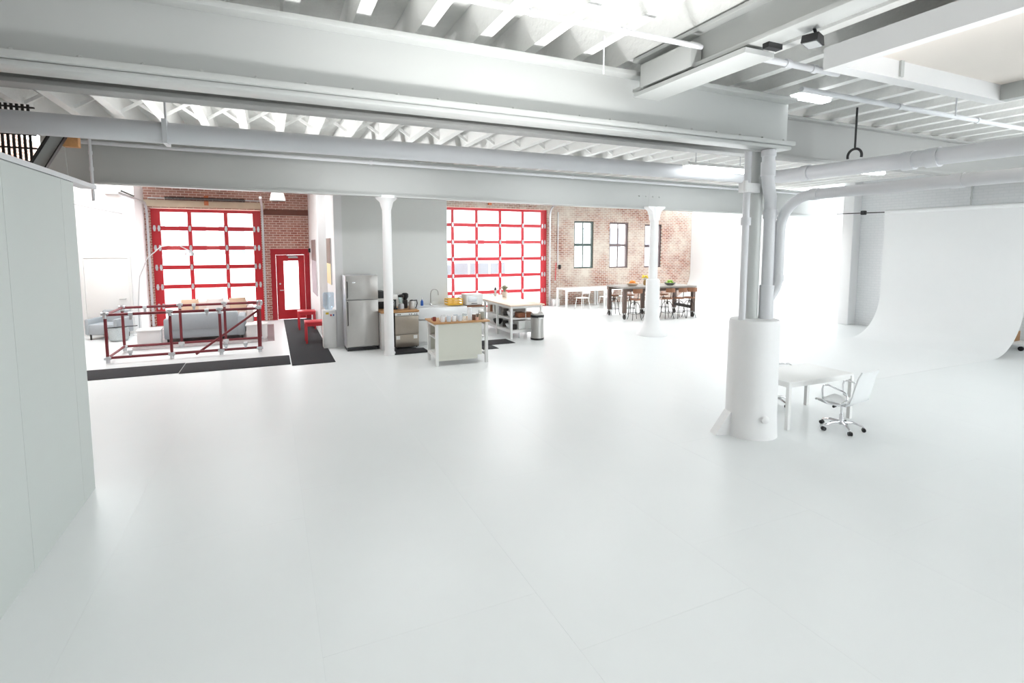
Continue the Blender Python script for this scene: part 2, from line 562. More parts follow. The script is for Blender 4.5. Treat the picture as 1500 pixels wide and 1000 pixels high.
G().rbox(-5.0 + 5.0, 10.98, -0.11, 0.11, -0.045, -0.002, 0.01).build('cover_plate', M_BEAM, mainb)
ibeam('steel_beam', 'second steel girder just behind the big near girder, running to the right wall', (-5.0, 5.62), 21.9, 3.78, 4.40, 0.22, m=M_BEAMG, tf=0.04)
fb = ibeam('steel_beam', 'far steel girder carried by the two iron columns', (-3.6, 12.05), 21.0, 3.60, 4.42, 0.24, tf=0.04)
fb.rotation_euler = (0, math.radians(0.5), 0)
fb.location.z = 3.63
for xx in (13.3,):
    for dx in (-0.35, -0.12, 0.12, 0.35):
        r_ = G().lathe([(0.02, 0), (0.02, 0.02), (0.01, 0.03)], n=8).build('rivet', M_BEAM, fb)
        r_.location = (xx + dx, -0.015, 0.36)
        r_.rotation_euler = (PI / 2, 0, 0)
    G().box(xx - 0.004, xx + 0.004, -0.019, -0.015, 0.05, 0.78).build('splice_joint', M_PIPEG, fb)
yb = ibeam('steel_beam', 'steel girder running toward the camera at top right', (3.60, -4.0), 8.64, 4.08, 4.42, 0.22, 'y', tf=0.04)
G().box(-0.16, 0.16, 7.15, 8.55, -0.07, -0.03).build('connection_plate', M_BEAM, yb)
G().box(-0.02, 0.13, 7.05, 7.11, -0.04, 0.0).build('gap_shadow_bar', M_BLACK, yb)  # black bar painted in for the shade of the open slot
G().rbox(-0.16, -0.03, 7.75, 8.45, 0.0, 0.22, 0.01).build('connection_bracket', M_BEAM, yb)

# ceiling hatch at the upper right
h = thing('ceiling_hatch', 'framed cream ceiling recess at the top right corner', 'hatch', (4.73, -1.0, 4.12))
L, W = 2.9, 4.42
G().box(0, L, W - 0.14, W, 0, 0.20).build('frame_rail', M_WHITE, h)
G().box(0, L, 0, 0.14, 0, 0.20).build('frame_rail', M_WHITE, h)
G().box(0, 0.12, 0.14, W - 0.14, 0, 0.20).build('frame_rail', M_WHITE, h)
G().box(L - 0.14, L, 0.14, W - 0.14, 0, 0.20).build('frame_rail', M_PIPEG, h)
G().box(0.12, L - 0.14, 0.14, W - 0.14, 0.17, 0.20).build('recess_panel', M_BEIGE, h)
G().box(0.9, 0.95, W - 0.16, W - 0.14, 0.02, 0.17).build('bracket', M_PIPEG, h)

# ================================================================ COLUMNS AND PIPES
t = thing('iron_column', 'slim white iron column in front of the fridge wall', 'column', (2.42, 12.12, 0))
G().lathe([(0.135, 0), (0.135, 0.05), (0.11, 0.09), (0.10, 3.3)], n=24).build('shaft', M_WHITE, t)
G().lathe([(0.10, 3.3), (0.12, 3.36), (0.15, 3.48), (0.24, 3.56), (0.24, 3.62)], n=24).build('capital', M_WHITE, t)
t = thing('iron_column', 'white iron column with a thick sleeve and bell-shaped foot before the dining table', 'column', (9.72, 11.82, 0))
G().lathe([(0.42, 0), (0.42, 0.03), (0.36, 0.12), (0.27, 0.26), (0.215, 0.42), (0.20, 0.55), (0.19, 1.54), (0.17, 1.58)], n=28).build('sleeve', M_WHITE, t)
G().lathe([(0.125, 1.57), (0.115, 3.3)], n=24).build('shaft', M_WHITE, t)
g = G()
for sx in (-1, 1):
    o_ = [(sx * 0.10, 3.2), (sx * 0.12, 3.34), (sx * 0.17, 3.46), (sx * 0.29, 3.54), (sx * 0.29, 3.58), (sx * 0.05, 3.58), (sx * 0.05, 3.2)]
    g.prism(o_, -0.1, 0.1)
g.lathe([(0.118, 3.25), (0.13, 3.3), (0.15, 3.57)], n=24)
g.build('capital', M_WHITE, t)

PX, PY = 5.79, 4.98
t = thing('pedestal_column', 'thick round white pedestal with pipes rising from it beside the desk', 'column', (PX, PY, 0))
G().lathe([(0.335, 0), (0.33, 0.04), (0.318, 0.3), (0.310, 1.5), (0.298, 1.54), (0.27, 1.55)], n=40).build('pedestal', M_WHITE, t)
g = G()
g.prism([(-0.52, 0.0), (-0.25, 0.0), (-0.25, 0.34), (-0.33, 0.30)], -0.08, 0.08)
o = g.build('foot_wedge', M_WHITE, t)
o.rotation_euler = (0, 0, math.radians(-20))
o = G().lathe([(0.05, 0), (0.05, 0.03), (0.02, 0.045)], n=14).build('cleanout_cap', M_WHITE, t)
ang = math.atan2(-PY, -PX) + 0.55
o.location = (0.316 * math.cos(ang), 0.316 * math.sin(ang), 0.28)
o.rotation_euler = (0, PI / 2, ang)
t2 = thing('iron_column', 'grey steel post standing on the pedestal under the big girder', 'column', (PX - 0.05, PY + 0.02, 1.55))
G().tube([(0, 0, 0), (0, 0, 2.14)], 0.085, 18).build('post', M_PIPEG, t2)
t2 = thing('drain_pipe', 'thick white drain stack with elbow coming down beside the grey post', 'pipe', (PX + 0.11, PY - 0.08, 1.55))
g = G()
g.tube([(-0.20, -0.11, 2.14), (-0.20, -0.11, 1.80), (-0.17, -0.10, 1.70), (-0.05, -0.04, 1.57), (-0.01, 0, 1.48), (0.0, 0, 1.36), (0, 0, 0.42)], 0.075, 16)
g.build('pipe', M_PIPE, t2)
for q in ([(-0.20, -0.11, 1.82), (-0.20, -0.11, 1.99)], [(-0.20, -0.11, 2.06), (-0.20, -0.11, 2.13)], [(0, 0, 1.30), (0, 0, 1.42)]):
    G().tube(q, 0.087, 16).build('coupling', M_PIPE, t2)
G().tube([(0, 0, 0.0), (0, 0, 0.44)], 0.093, 16).build('wye_fitting', M_PIPE, t2)
# lower pipe coming from the right, bending down into the wye
t2 = thing('drain_pipe', 'white drain pipe bending down from the right into the pedestal wye', 'pipe', (0, 0, 1.7))
path = [(PX + 0.21, -3.0, 1.42), (PX + 0.21, 4.40, 1.42)] + [(PX + 0.21, 4.40 + 0.42 * math.sin(a), 1.42 - 0.42 * (1 - math.cos(a))) for a in [PI / 2 * k / 8 for k in range(1, 9)]]
path = [(p[0], p[1], p[2]) for p in path]
path += [(PX + 0.21, 4.82, 0.36), (PX + 0.20, 4.84, 0.25), (PX + 0.13, 4.88, 0.10)]
G().tube(path, 0.063, 14).build('pipe', M_PIPE, t2)
for yy in (4.36, 2.9):
    G().tube([(PX + 0.21, yy - 0.05, 1.42), (PX + 0.21, yy + 0.05, 1.42)], 0.072, 14).build('coupling', M_PIPE, t2)
G().tube([(PX + 0.21, 4.82, 0.34), (PX + 0.21, 4.82, 0.42)], 0.071, 14).build('coupling', M_PIPE, t2)
t2 = thing('riser_pipe', 'thin white riser pipe with a clamp box, leftmost on the pedestal', 'pipe', (PX - 0.25, PY - 0.02, 1.54))
G().tube([(0, 0, 0), (0.0, 0, 2.14)], 0.043, 14).build('pipe', M_PIPE, t2)
G().tube([(0, 0, 1.22), (0, 0, 1.32)], 0.062, 14).build('coupling', M_PIPE, t2)
g = G().rbox(-0.10, 0.16, -0.07, 0.05, 1.63, 1.75, 0.01)
g.tube([(-0.11, -0.07, 1.63), (-0.11, -0.07, 1.77)], 0.03, 8)
g.build('clamp_box', M_WHITE, t2)

# big overhead pipe: along the room, then toward the camera
t2 = thing('overhead_pipe', 'fat white overhead pipe crossing under the ceiling and turning toward the right', 'pipe', (0, 0, 3.62))
path = [(-5.0, 6.35, 0.0), (7.15, 6.35, 0)] + [(7.15 + 0.45 * math.sin(a), 6.35 - 0.45 * (1 - math.cos(a)), 0) for a in [PI / 2 * k / 8 for k in range(1, 9)]] + [(7.60, -3.0, -0.07)]
G().tube(path, 0.105, 18).build('pipe', M_PIPE, t2)
for p0, p1 in (((6.95, 6.35, 0), (7.1, 6.35, 0)), ((7.60, 5.75, 0), (7.6, 5.62, 0)), ((7.6, 4.3, -0.02), (7.6, 4.16, -0.02)), ((7.6, 4.02, -0.02), (7.6, 3.88, -0.02))):
    G().tube([p0, p1], 0.122, 18).build('coupling', M_PIPE, t2)
for xx in (-0.9,):
    g = G().tube([(xx, 6.35, 0.1), (xx, 6.35, 0.82)], 0.01, 6).box(xx - 0.02, xx + 0.02, 6.23, 6.47, -0.115, 0.12)
    g.build('pipe_hanger', M_PIPE, t2)
def simple_pipe(name, label, path, r, m=M_PIPE, n=10, cat='pipe'):
    p0 = path[0]
    t_ = thing(name, label, cat, p0)
    P = [(p[0] - p0[0], p[1] - p0[1], p[2] - p0[2]) for p in path]
    G().tube(P, r, n).build('pipe', m, t_)
    for k in range(1, 4):
        a, b_ = Vector(P[0]), Vector(P[-1])
        if (b_ - a).length < 0.5: continue
        c = a.lerp(b_, k / 4)
        if len(P) == 2:
            d = (b_ - a).normalized() * 0.03
            G().tube([c - d, c + d], r * 1.35, n).build('coupling', m, t_)
    return t_
simple_pipe('conduit', 'white conduit fixed along the top of the far girder', [(-3.0, 11.85, 4.33), (17.2, 11.85, 4.16)], 0.035)
simple_pipe('conduit', 'short white conduit dropping from the far girder above the partition', [(-2.83, 11.78, 4.42), (-2.83, 11.78, 3.3)], 0.025)
simple_pipe('conduit', 'thin white pipe under the joists above the big near girder', [(0.2, 3.66, 4.22), (3.48, 3.66, 4.22)], 0.022)
simple_pipe('sprinkler_pipe', 'white sprinkler pipe beside the girder at top right', [(3.75, 3.6, 4.2), (5.2, 3.6, 4.2)], 0.03)
simple_pipe('sprinkler_pipe', 'white sprinkler pipe under the joists above the second girder', [(5.4, 4.15, 4.22), (12.5, 4.15, 4.22)], 0.03)
simple_pipe('hanger_rod', 'thin white rod hanging from the joists above the big girder', [(2.9, 4.3, 4.44), (2.9, 4.3, 4.10)], 0.008)
simple_pipe('hanger_rod', 'thin white rod hanging in front of the ceiling hatch', [(7.4, 3.65, 4.44), (7.4, 3.65, 4.02)], 0.009)
simple_pipe('hanger_rod', 'slim rod dropping at the far left beside the partition', [(-3.1, 11.4, 4.44), (-3.05, 11.4, 3.3)], 0.008, M_PIPEG)
simple_pipe('wall_pipe', 'white pole standing against the painted brick wall', [(16.93, 7.85, 3.5), (16.93, 7.85, 4.55)], 0.02, M_PIPEG)

# black hook on the overhead pipe
t2 = thing('pipe_hook', 'black steel hanger rod with ring holding the overhead pipe', 'hook', (7.6, 4.95, 3.60))
G().tube([(0, 0, 0.26), (0, 0, 0.84)], 0.014, 8).build('rod', M_BLACK, t2)
G().tube(arc((0, 0, 0.17), 0.10, -0.3, PI + 0.3, 14, 'yz'), 0.018, 8).build('ring', M_BLACK, t2)

# ================================================================ LIGHT FIXTURES
def fluoro(label, loc, L, rz=0, rod=0.0, w_=0.16, power=0):
    t_ = thing('fluorescent_light', label, 'ceiling light', loc, rz, 'fluorescent ceiling lights')
    G().prism([(-w_ / 2, 0.05), (-w_ / 4, 0.10), (w_ / 4, 0.10), (w_ / 2, 0.05)], -L / 2, L / 2, 'y').build('housing', M_LACQ, t_)
    G().rbox(-w_ / 2.3, w_ / 2.3, -L / 2 + 0.01, L / 2 - 0.01, 0.0, 0.05, 0.015).build('diffuser', M_TUBE, t_)
    if power:
        al = area_lamp('fluorescent_lamp', (0, 0, -0.004), (0, 0, 0), w_ * 0.8, L * 0.95, power * 1.3, (0.97, 0.99, 1.0))
        al.parent = t_
    if rod:
        for s in (-0.35, 0.35):
            G().tube([(0, s * L, 0.09), (0, s * L, 0.09 + rod)], 0.006, 6).build('hanger', M_GALV, t_)
    return t_
fluoro('glowing fluorescent fixture under the second girder between the two drain pipes', (9.05, 5.62, 3.68), 0.62, PI / 2, power=4)
fluoro('glowing fluorescent fixture under the second girder, nearest the right wall', (12.1, 5.62, 3.68), 0.62, PI / 2, power=4)
fluoro('long white fluorescent fixture hung left of the pedestal pipes', (6.1, 6.0, 3.60), 1.25, PI / 2, 0.6)
fluoro('fluorescent fixture on the joists behind the girder end', (6.3, 4.7, 4.33), 0.6, PI / 2)
# same fixtures added out of sight over the loft as fill light
for x, y, pw_, lab in ((11.0, 10.2, 14, 'added fill light hidden above the overhead pipe near the backdrop'),
                       (2.4, 10.2, 14, 'added fill light hidden above the overhead pipe near the fridge'),
                       (6.7, 10.2, 14, 'added fill light hidden above the overhead pipe over the mug cart'),
                       (15.6, 13.6, 30, 'added fill light hidden behind the far girder by the white cove'),
                       (-0.6, 15.0, 34, 'added fill light hidden above the entrance'),
                       (13.0, 15.8, 58, 'added fill light hidden above the dining table'),
                       (7.5, 16.2, 50, 'added fill light hidden above the kitchen island'),
                       (0.6, 0.9, 8, 'added fill light over the camera, left of the near row'),
                       (3.2, -1.6, 8, 'added fill light over the near floor, second of the near row'),
                       (11.0, 0.9, 8, 'added fill light over the near floor, third of the near row'),
                       (15.0, 1.4, 8, 'added fill light by the right wall, last of the near row')):
    fluoro(lab, (x, y, 4.32), 2.4, PI / 2, 0, 0.3, pw_)
# black floodlight
t2 = thing('floodlight', 'small black floodlight clamped below the girder at top right', 'floodlight', (3.66, 2.74, 3.965), math.radians(20))
G().prism([(-0.085, 0), (0.085, 0), (0.06, 0.06), (-0.06, 0.06)], -0.055, 0.055).build('housing', M_BLACK, t2)
G().box(-0.075, 0.075, -0.045, 0.045, -0.006, 0).build('lens', mat('lamp_lens', (165, 168, 168), 0.2), t2)
G().tube([(0.08, 0, 0.03), (0.12, 0, 0.06), (0.02, 0, 0.12)], 0.012, 8).build('bracket', M_BLACK, t2)
# white pendant shade
t2 = thing('pendant_lamp', 'white tapered pendant lamp shade hanging over the entrance', 'lamp', (0.36, 15.6, 3.70))
G().lathe([(0.20, 0), (0.13, 0.30), (0.125, 0.30), (0.19, 0.0)], n=24).build('lamp_shade', M_LACQ, t2)
G().tube([(0, 0, 0.28), (0, 0, 0.78)], 0.008, 6).build('cord', M_WHITE, t2)
t2.location.x = JX[6]

# ================================================================ GARAGE DOORS
def garage_door(label, x0, x1, H, mull, stile, rows, red):
    t_ = thing('garage_door', label, 'garage door', ((x0 + x1) / 2, 19.56, 0))
    cx = (x0 + x1) / 2
    y0, y1 = -0.03, 0.03
    rh = H / rows
    xs = [x0 + stile] + list(mull) + [x1 - stile]
    hw = 0.055
    hinge = None
    for r in range(rows):
        z0, z1 = r * rh + 0.0006, (r + 1) * rh - 0.0006
        g = G()
        bt, tp = (0.065, 0.06) if r else (0.14, 0.06)
        if r == rows - 1: tp = 0.10
        g.box(x0 - cx, x1 - cx, y0, y1, z0, z0 + bt).box(x0 - cx, x1 - cx, y0, y1, z1 - tp, z1)
        g.box(x0 - cx, x0 + stile - cx, y0, y1, z0 + bt, z1 - tp).box(x1 - stile - cx, x1 - cx, y0, y1, z0 + bt, z1 - tp)
        for m_ in mull:
            g.box(m_ - hw - cx, m_ + hw - cx, y0, y1, z0 + bt, z1 - tp)
        sec = g.build('door_section', red, t_, smooth=False)
        ed = [x0 + stile] + [v for m_ in mull for v in (m_ - hw, m_ + hw)] + [x1 - stile]
        for k in range(0, len(ed), 2):
            G().box(ed[k] - cx, ed[k + 1] - cx, -0.004, 0.004, z0 + bt, z1 - tp).build('pane', M_GLASS, sec)
        if r:
            hx = [x0 + 0.08 - cx, x0 + 0.20 - cx] + [m_ - cx for m_ in mull] + [x1 - 0.20 - cx, x1 - 0.08 - cx]
            for px in hx:
                if hinge is None:
                    hinge = G().prism([(-0.04, 0), (-0.022, 0.09), (0.022, 0.09), (0.04, 0), (0.022, -0.09), (-0.022, -0.09)], -0.055, -0.03).build('hinge', M_GALV, sec)
                    hinge.location = (px, 0, r * rh)
                else:
                    link_copy(hinge, sec, (px, 0, r * rh))
    for s, xx in ((-1, x0 - 0.06 - cx), (1, x1 + 0.06 - cx)):
        path = [(xx, -0.22, 0.02), (xx, -0.22, H - 0.25)] + [(xx, -0.22 - 0.40 * (1 - math.cos(a)), H - 0.25 + 0.40 * math.sin(a)) for a in [PI / 2 * k / 6 for k in range(1, 7)]] + [(xx, -3.6, H + 0.15)]
        g = G()
        for k in range(len(path) - 1): g.bar(path[k], path[k + 1], 0.06, 0.05)
        g.build('track', M_GALV, t_)
    g = G().tube([(x0 - cx, -0.30, H + 0.30), (x1 - cx, -0.30, H + 0.30)], 0.02, 8)
    g.build('torsion_shaft', M_GALV, t_)
    n = 60
    Lc = (x1 - x0) * 0.72
    path = [(-Lc / 2 + Lc * k / (n * 6), -0.30 + 0.05 * math.sin(2 * PI * k / 6), H + 0.30 + 0.05 * math.cos(2 * PI * k / 6)) for k in range(n * 6)]
    G().tube(path, 0.011, 5).build('torsion_spring', M_DKMETAL, t_)
    G().box(-0.06, 0.06, -0.22, -0.08, H + 0.12, H + 0.42).build('centre_bracket', mat('orange_bracket', (206, 122, 84), 0.6), t_)
    return t_
M_REDP = mat('bright_red_enamel', (204, 52, 62), 0.4, var=0.05)
garage_door('left red-framed glass garage door behind the sofas', GA[0], GA[1], 3.65, (-2.28, -1.27), 0.24, 6, M_RED)
garage_door('right red-framed glass garage door behind the kitchen', GB[0], GB[1], 3.97, (6.40, 7.38, 8.38, 9.38), 0.26, 6, M_REDP)
simple_pipe('conduit', 'thin white conduit running down the brick wall beside the right garage door', [(10.95, 19.4, 3.9), (10.95, 19.4, 1.7)], 0.022)
t2 = thing('fire_pull', 'small black device fixed on the brick wall beside the right garage door', 'switch', (11.05, 19.4, 1.62))
G().rbox(-0.05, 0.05, -0.02, 0.05, -0.09, 0.09, 0.02).build('body', M_BLACK, t2)
G().rbox(-0.03, 0.03, -0.04, -0.02, -0.05, 0.03, 0.005).build('button', M_DKMETAL, t2)
t2 = thing('hanging_strap', 'red pull strap hanging by the right garage door track', 'strap', (10.82, 19.38, 1.05))
G().bar((0, 0, 0), (0.03, 0, 0.75), 0.03, 0.012).build('strap', M_REDP, t2)
G().tube(arc((0, 0, -0.03), 0.035, 0, 2 * PI, 10, 'xz'), 0.008, 6).build('ring', M_GALV, t2)

# ================================================================ FLOOR MATS AND RUG
def mat_piece(label, x0, x1, y0, y1, th=0.012):
    o = G().rbox(x0 - (x0 + x1) / 2, x1 - (x0 + x1) / 2, y0 - (y0 + y1) / 2, y1 - (y0 + y1) / 2, 0, th, 0.004).build('floor_mat', M_RUBBER, loc=((x0 + x1) / 2, (y0 + y1) / 2, 0.001))
    return tag(o, label, 'mat')
mat_piece('long black rubber runner in front of the red pipe frame', -1.72, 0.31, 11.98, 12.98)
mat_piece('black rubber runner left of the front runner seam', -4.6, -1.735, 12.06, 13.02)
mat_piece('wide black rubber runner leading to the red entrance door', 0.33, 1.20, 11.82, 19.40)
mat_piece('black rubber mat at the foot of the dishwasher', 2.52, 3.32, 12.02, 12.5, 0.03)
mat_piece('black rubber mat between the sink and the shelf island', 3.95, 5.68, 12.25, 12.88)
mat_piece('smaller black mat behind the mug cart', 3.6, 5.0, 11.75, 12.2)
rug = thing('rug', 'pale patterned rug with a striped fringe under the sofas', 'rug', (-1.6, 16.9, 0.001))
G().rbox(-1.55, 1.45, -1.75, 1.6, 0, 0.012, 0.004).build('weave', M_RUG, rug)
fr = G()
for k in range(30):
    y = -1.7 + 3.2 * k / 29
    fr.box(1.45, 1.62, y, y + 0.035, 0, 0.008)
fr = fr.build('fringe', mat('fringe_wool', (150, 118, 120), 0.9, var=0.2), rug)
fr['kind'] = 'stuff'

# ================================================================ LOUNGE
# red pipe frame with silver corner fittings
fx0, fx1, fy0, fy1, fz = -3.22, -0.30, 13.62, 15.05, 1.05
t2 = thing('tube_cage', 'open box frame of maroon tubes with silver joints in front of the sofa', 'frame', ((fx0 + fx1) / 2, (fy0 + fy1) / 2, 0))
ox, oy = (fx0 + fx1) / 2, (fy0 + fy1) / 2
xs = [fx0 - ox, fx0 - ox + 1.16, fx0 - ox + 2.12, fx1 - ox]
ys = [fy0 - oy, fy1 - oy]
R = 0.030
for y in ys:
    for z in (0.13, fz):
        G().tube([(xs[0], y, z), (xs[3], y, z)], R, 10).build('rail', M_MAROON, t2)
    for x in xs:
        G().tube([(x, y, 0.08), (x, y, fz + 0.02)], R * (1.35 if (x == xs[3] and y == ys[0]) else 1.0), 10).build('post', M_MAROON, t2)
for x in (xs[0], xs[3]):
    for z in (0.13, fz):
        G().tube([(x, ys[0], z), (x, ys[1], z)], R * 0.9, 10).build('rail', M_MAROON, t2)
G().tube([(xs[3] - 0.02, ys[0] + 0.05, fz - 0.06), (xs[1] + 0.45, ys[0] + 0.08, 0.06)], R * 0.85, 10).build('diagonal_brace', M_MAROON, t2)
jt = None
for x in xs:
    for y in ys:
        for z in (0.10, fz):
            if jt is None:
                g = G().tube([(0, 0, -0.08), (0, 0, 0.06)], 0.040, 10).tube([(-0.065, 0, 0.02), (0.065, 0, 0.02)], 0.038, 10).tube([(0, -0.055, 0.02), (0, 0.055, 0.02)], 0.036, 10)
                jt = g.build('joint_fitting', M_GALV, t2, loc=(x, y, z))
            else:
                jt = link_copy(jt, t2, (x, y, z))
cl = G().tube([(-0.04, 0, 0), (0.04, 0, 0)], 0.045, 8).box(-0.025, 0.025, -0.02, 0.02, -0.12, -0.03).build('clamp', M_GALV, t2, loc=(xs[0] + 0.45, ys[0], fz))
for x, y, z in ((xs[0] + 0.45, ys[1], fz), (xs[2] - 0.25, ys[0], fz), (xs[1] + 0.3, ys[1], fz), (xs[3] - 0.3, ys[0], 0.24), (xs[0] + 0.4, ys[0], 0.24), (xs[2] + 0.1, ys[0], 0.24)):
    link_copy(cl, t2, (x, y, z))

def sofa(name, label, x, y, rz, W_, m, mc, pillows):
    t_ = thing(name, label, 'sofa', (x, y, 0.013), rz)
    G().rbox(-W_ / 2, W_ / 2, -0.42, 0.42, 0.10, 0.34, 0.03).build('base', m, t_)
    G().rbox(-W_ / 2 + 0.16, W_ / 2 - 0.16, -0.44, -0.24, 0.30, 0.74, 0.05).build('backrest', m, t_)
    for s in (-1, 1):
        G().rbox(s * (W_ / 2 - 0.09) - 0.09, s * (W_ / 2 - 0.09) + 0.09, -0.44, 0.44, 0.09, 0.62, 0.04).build('arm', m, t_)
    n = 2
    for k in range(n):
        a = -W_ / 2 + 0.18 + (W_ - 0.36) * k / n
        G().rbox(a + 0.005, a + (W_ - 0.36) / n - 0.005, -0.24, 0.44, 0.34, 0.48, 0.05).build('seat_cushion', mc, t_)
        G().rbox(a + 0.01, a + (W_ - 0.36) / n - 0.01, -0.30, -0.10, 0.46, 0.80, 0.06).build('back_cushion', mc, t_)
    for sx in (-1, 1):
        for sy in (-1, 1):
            G().lathe([(0.025, 0), (0.03, 0.10)], (sx * (W_ / 2 - 0.08), sy * 0.36, 0), 10).build('leg', M_DKMETAL, t_)
    return t_
s1 = sofa('sofa', 'grey fabric sofa with its back to the camera inside the red frame', -1.62, 16.30, 0, 1.86, M_SOFAG, M_SOFAW, 0)
s2 = sofa('sofa', 'ivory sofa facing the camera under the left garage door', -1.60, 18.55, PI, 2.1, M_SOFAW, M_SOFAW, 0)
def pillow(label, loc, rz, m, tilt=0.35):
    g = G()
    n = 8
    vs_, fs = [], []
    for s in (1, -1):
        for i in range(n + 1):
            for j in range(n + 1):
                u, v = i / n * 2 - 1, j / n * 2 - 1
                d = 0.09 * max(0, (1 - u * u) * (1 - v * v)) ** 0.45
                vs_.append((0.23 * u, s * d, 0.23 + 0.21 * v))
    for k in range(2):
        for i in range(n):
            for j in range(n):
                a = k * (n + 1) ** 2 + i * (n + 1) + j
                fs.append((a, a + 1, a + n + 2, a + n + 1))
    g.add(vs_, fs)
    o = g.build('throw_pillow', m)
    o.location = loc
    o.rotation_euler = (tilt, 0, rz)
    return tag(o, label, 'pillow', 'throw pillows on the sofas')
pillow('tan throw pillow at the left end of the ivory sofa', (-2.25, 18.25, 0.49), PI, M_TAN)
pillow('tan throw pillow at the right end of the ivory sofa', (-0.95, 18.25, 0.49), PI + 0.2, M_TAN)
pillow('ivory throw pillow in the middle of the ivory sofa', (-1.6, 18.22, 0.49), PI - 0.1, M_SOFAW)

def cube_table(label, x, y, rz):
    t_ = thing('side_table', label, 'side table', (x, y, 0.014), rz, 'white cube side tables')
    G().rbox(-0.24, 0.24, -0.22, 0.22, 0.0, 0.37, 0.012).build('body', M_WHITE, t_)
    G().rbox(-0.26, 0.26, -0.24, 0.24, 0.37, 0.41, 0.008).build('top', M_LACQ, t_)
    return t_
cube_table('white cube side table at the left end of the grey sofa', -2.83, 15.75, 0.05)
cube_table('white cube side table at the right end of the grey sofa', -0.40, 15.75, -0.05)
t2 = thing('basket', 'round pale wicker basket beside the armchair', 'basket', (-3.72, 16.9, 0))
G().lathe([(0.17, 0), (0.215, 0.05), (0.225, 0.28), (0.205, 0.33), (0.19, 0.33), (0.20, 0.27), (0.19, 0.05)], n=20).build('body', M_WICKER, t2)
G().tube([(-0.26, -0.05, 0.36), (0.42, 0.0, 0.38)], 0.012, 6).build('stick', M_DKMETAL, t2)
G().tube(arc((0, 0, 0.335), 0.205, 0, 2 * PI, 20, 'xy'), 0.014, 6).build('rim', M_WICKER, t2)
t2 = thing('armchair', 'pale blue-grey armchair against the white closet door', 'armchair', (-4.05, 17.5, 0), math.radians(-20))
G().rbox(-0.34, 0.34, -0.34, 0.34, 0.14, 0.42, 0.05).build('seat', M_SOFAG, t2)
G().rbox(-0.36, 0.36, 0.24, 0.40, 0.14, 0.74, 0.06).build('backrest', M_SOFAG, t2)
for s in (-1, 1):
    G().rbox(s * 0.36 - 0.05, s * 0.36 + 0.05, -0.34, 0.36, 0.14, 0.56, 0.03).build('arm', M_SOFAG, t2)
    for y in (-0.28, 0.3):
        G().lathe([(0.02, 0), (0.026, 0.15)], (s * 0.3, y, 0), 8).build('leg', M_DKMETAL, t2)
t2 = thing('arc_lamp', 'thin white arc floor lamp curving up beside the left garage door', 'lamp', (-3.42, 17.75, 0))
G().lathe([(0.16, 0), (0.16, 0.025), (0.03, 0.04)], n=20).build('base', M_LACQ, t2)
G().tube([(0, 0, 0.03), (0.01, 0, 0.9), (0.08, 0, 1.65), (0.28, 0, 2.15), (0.62, 0, 2.48), (1.0, 0, 2.55), (1.3, 0, 2.36)], 0.014, 8).build('pole', M_GALV, t2)
G().lathe([(0.13, 0), (0.11, 0.10), (0.04, 0.16)], (1.31, 0, 2.22), 16).build('lamp_shade', M_GALV, t2)
# wall unit and shelf rail on the closet wall
t2 = thing('wall_heater', 'white box unit high on the closet wall', 'heater', (-3.92, 18.2, 3.93))
G().rbox(-0.2, 0.2, -0.2, 0.0, 0, 0.16, 0.02).build('body', M_WHITE, t2)
G().bar((0.2, -0.1, 0.1), (0.52, -0.25, -0.05), 0.04, 0.04).build('bracket', M_DKMETAL, t2)
t2 = thing('wall_rail', 'white pipe rail hung across the upper closet wall', 'rail', (-4.4, 18.0, 3.5))
G().tube([(-0.68, -0.3, 0.22), (0.0, 0, 0.05), (0.68, 0.12, -0.08)], 0.035, 8).build('rail', M_PIPE, t2)
G().tube([(0.05, 0, 0.03), (0.05, 0, 0.95)], 0.012, 6).build('drop_rod', M_PIPEG, t2)
G().tube([(0.66, 0.12, -0.08), (0.66, 0.12, 0.6)], 0.012, 6).build('drop_rod', M_PIPE, t2)

# mezzanine screen, stringer and timber on the far left under the ceiling
t2 = thing('mesh_screen', 'grey steel bar grating at the far upper left', 'screen', (-4.0, 9.4, 3.40))
for k in range(42):
    G().box(-1.3 + k * 0.058, -1.272 + k * 0.058, -0.012, 0.012, 0, 1.0).build('bar', M_DKMETAL, t2)
for z in (0.05, 0.23, 0.41, 0.59, 0.77, 0.95):
    G().box(-1.32, 1.16, -0.018, 0.018, z, z + 0.02).build('cross_bar', M_DKMETAL, t2)
t2 = thing('stair_stringer', 'sloping grey steel channel beside the bar grating', 'stringer', (-2.82, 9.2, 3.15))
p0, p1 = Vector((-0.18, 0, 0.0)), Vector((0.36, 0, 0.98))
G().bar(p0, p1, 0.02, 0.16).build('web', M_PIPEG, t2)
for off in (-0.08, 0.08):
    n_ = Vector((-(p1 - p0).normalized().z, 0, (p1 - p0).normalized().x)) * off
    G().bar(p0 + n_ + Vector((0, -0.04, 0)), p1 + n_ + Vector((0, -0.04, 0)), 0.09, 0.015).build('flange', M_DKMETAL, t2)
t2 = tag(G().rbox(-0.09, 0.09, -0.06, 0.06, 0, 0.22, 0.01).build('timber_block', mat('raw_timber', (190, 140, 92), 0.7, var=0.3, scale=14)), 'raw brown timber block at the end of the stringer', 'timber')
t2.location = (-2.45, 9.35, 3.86)

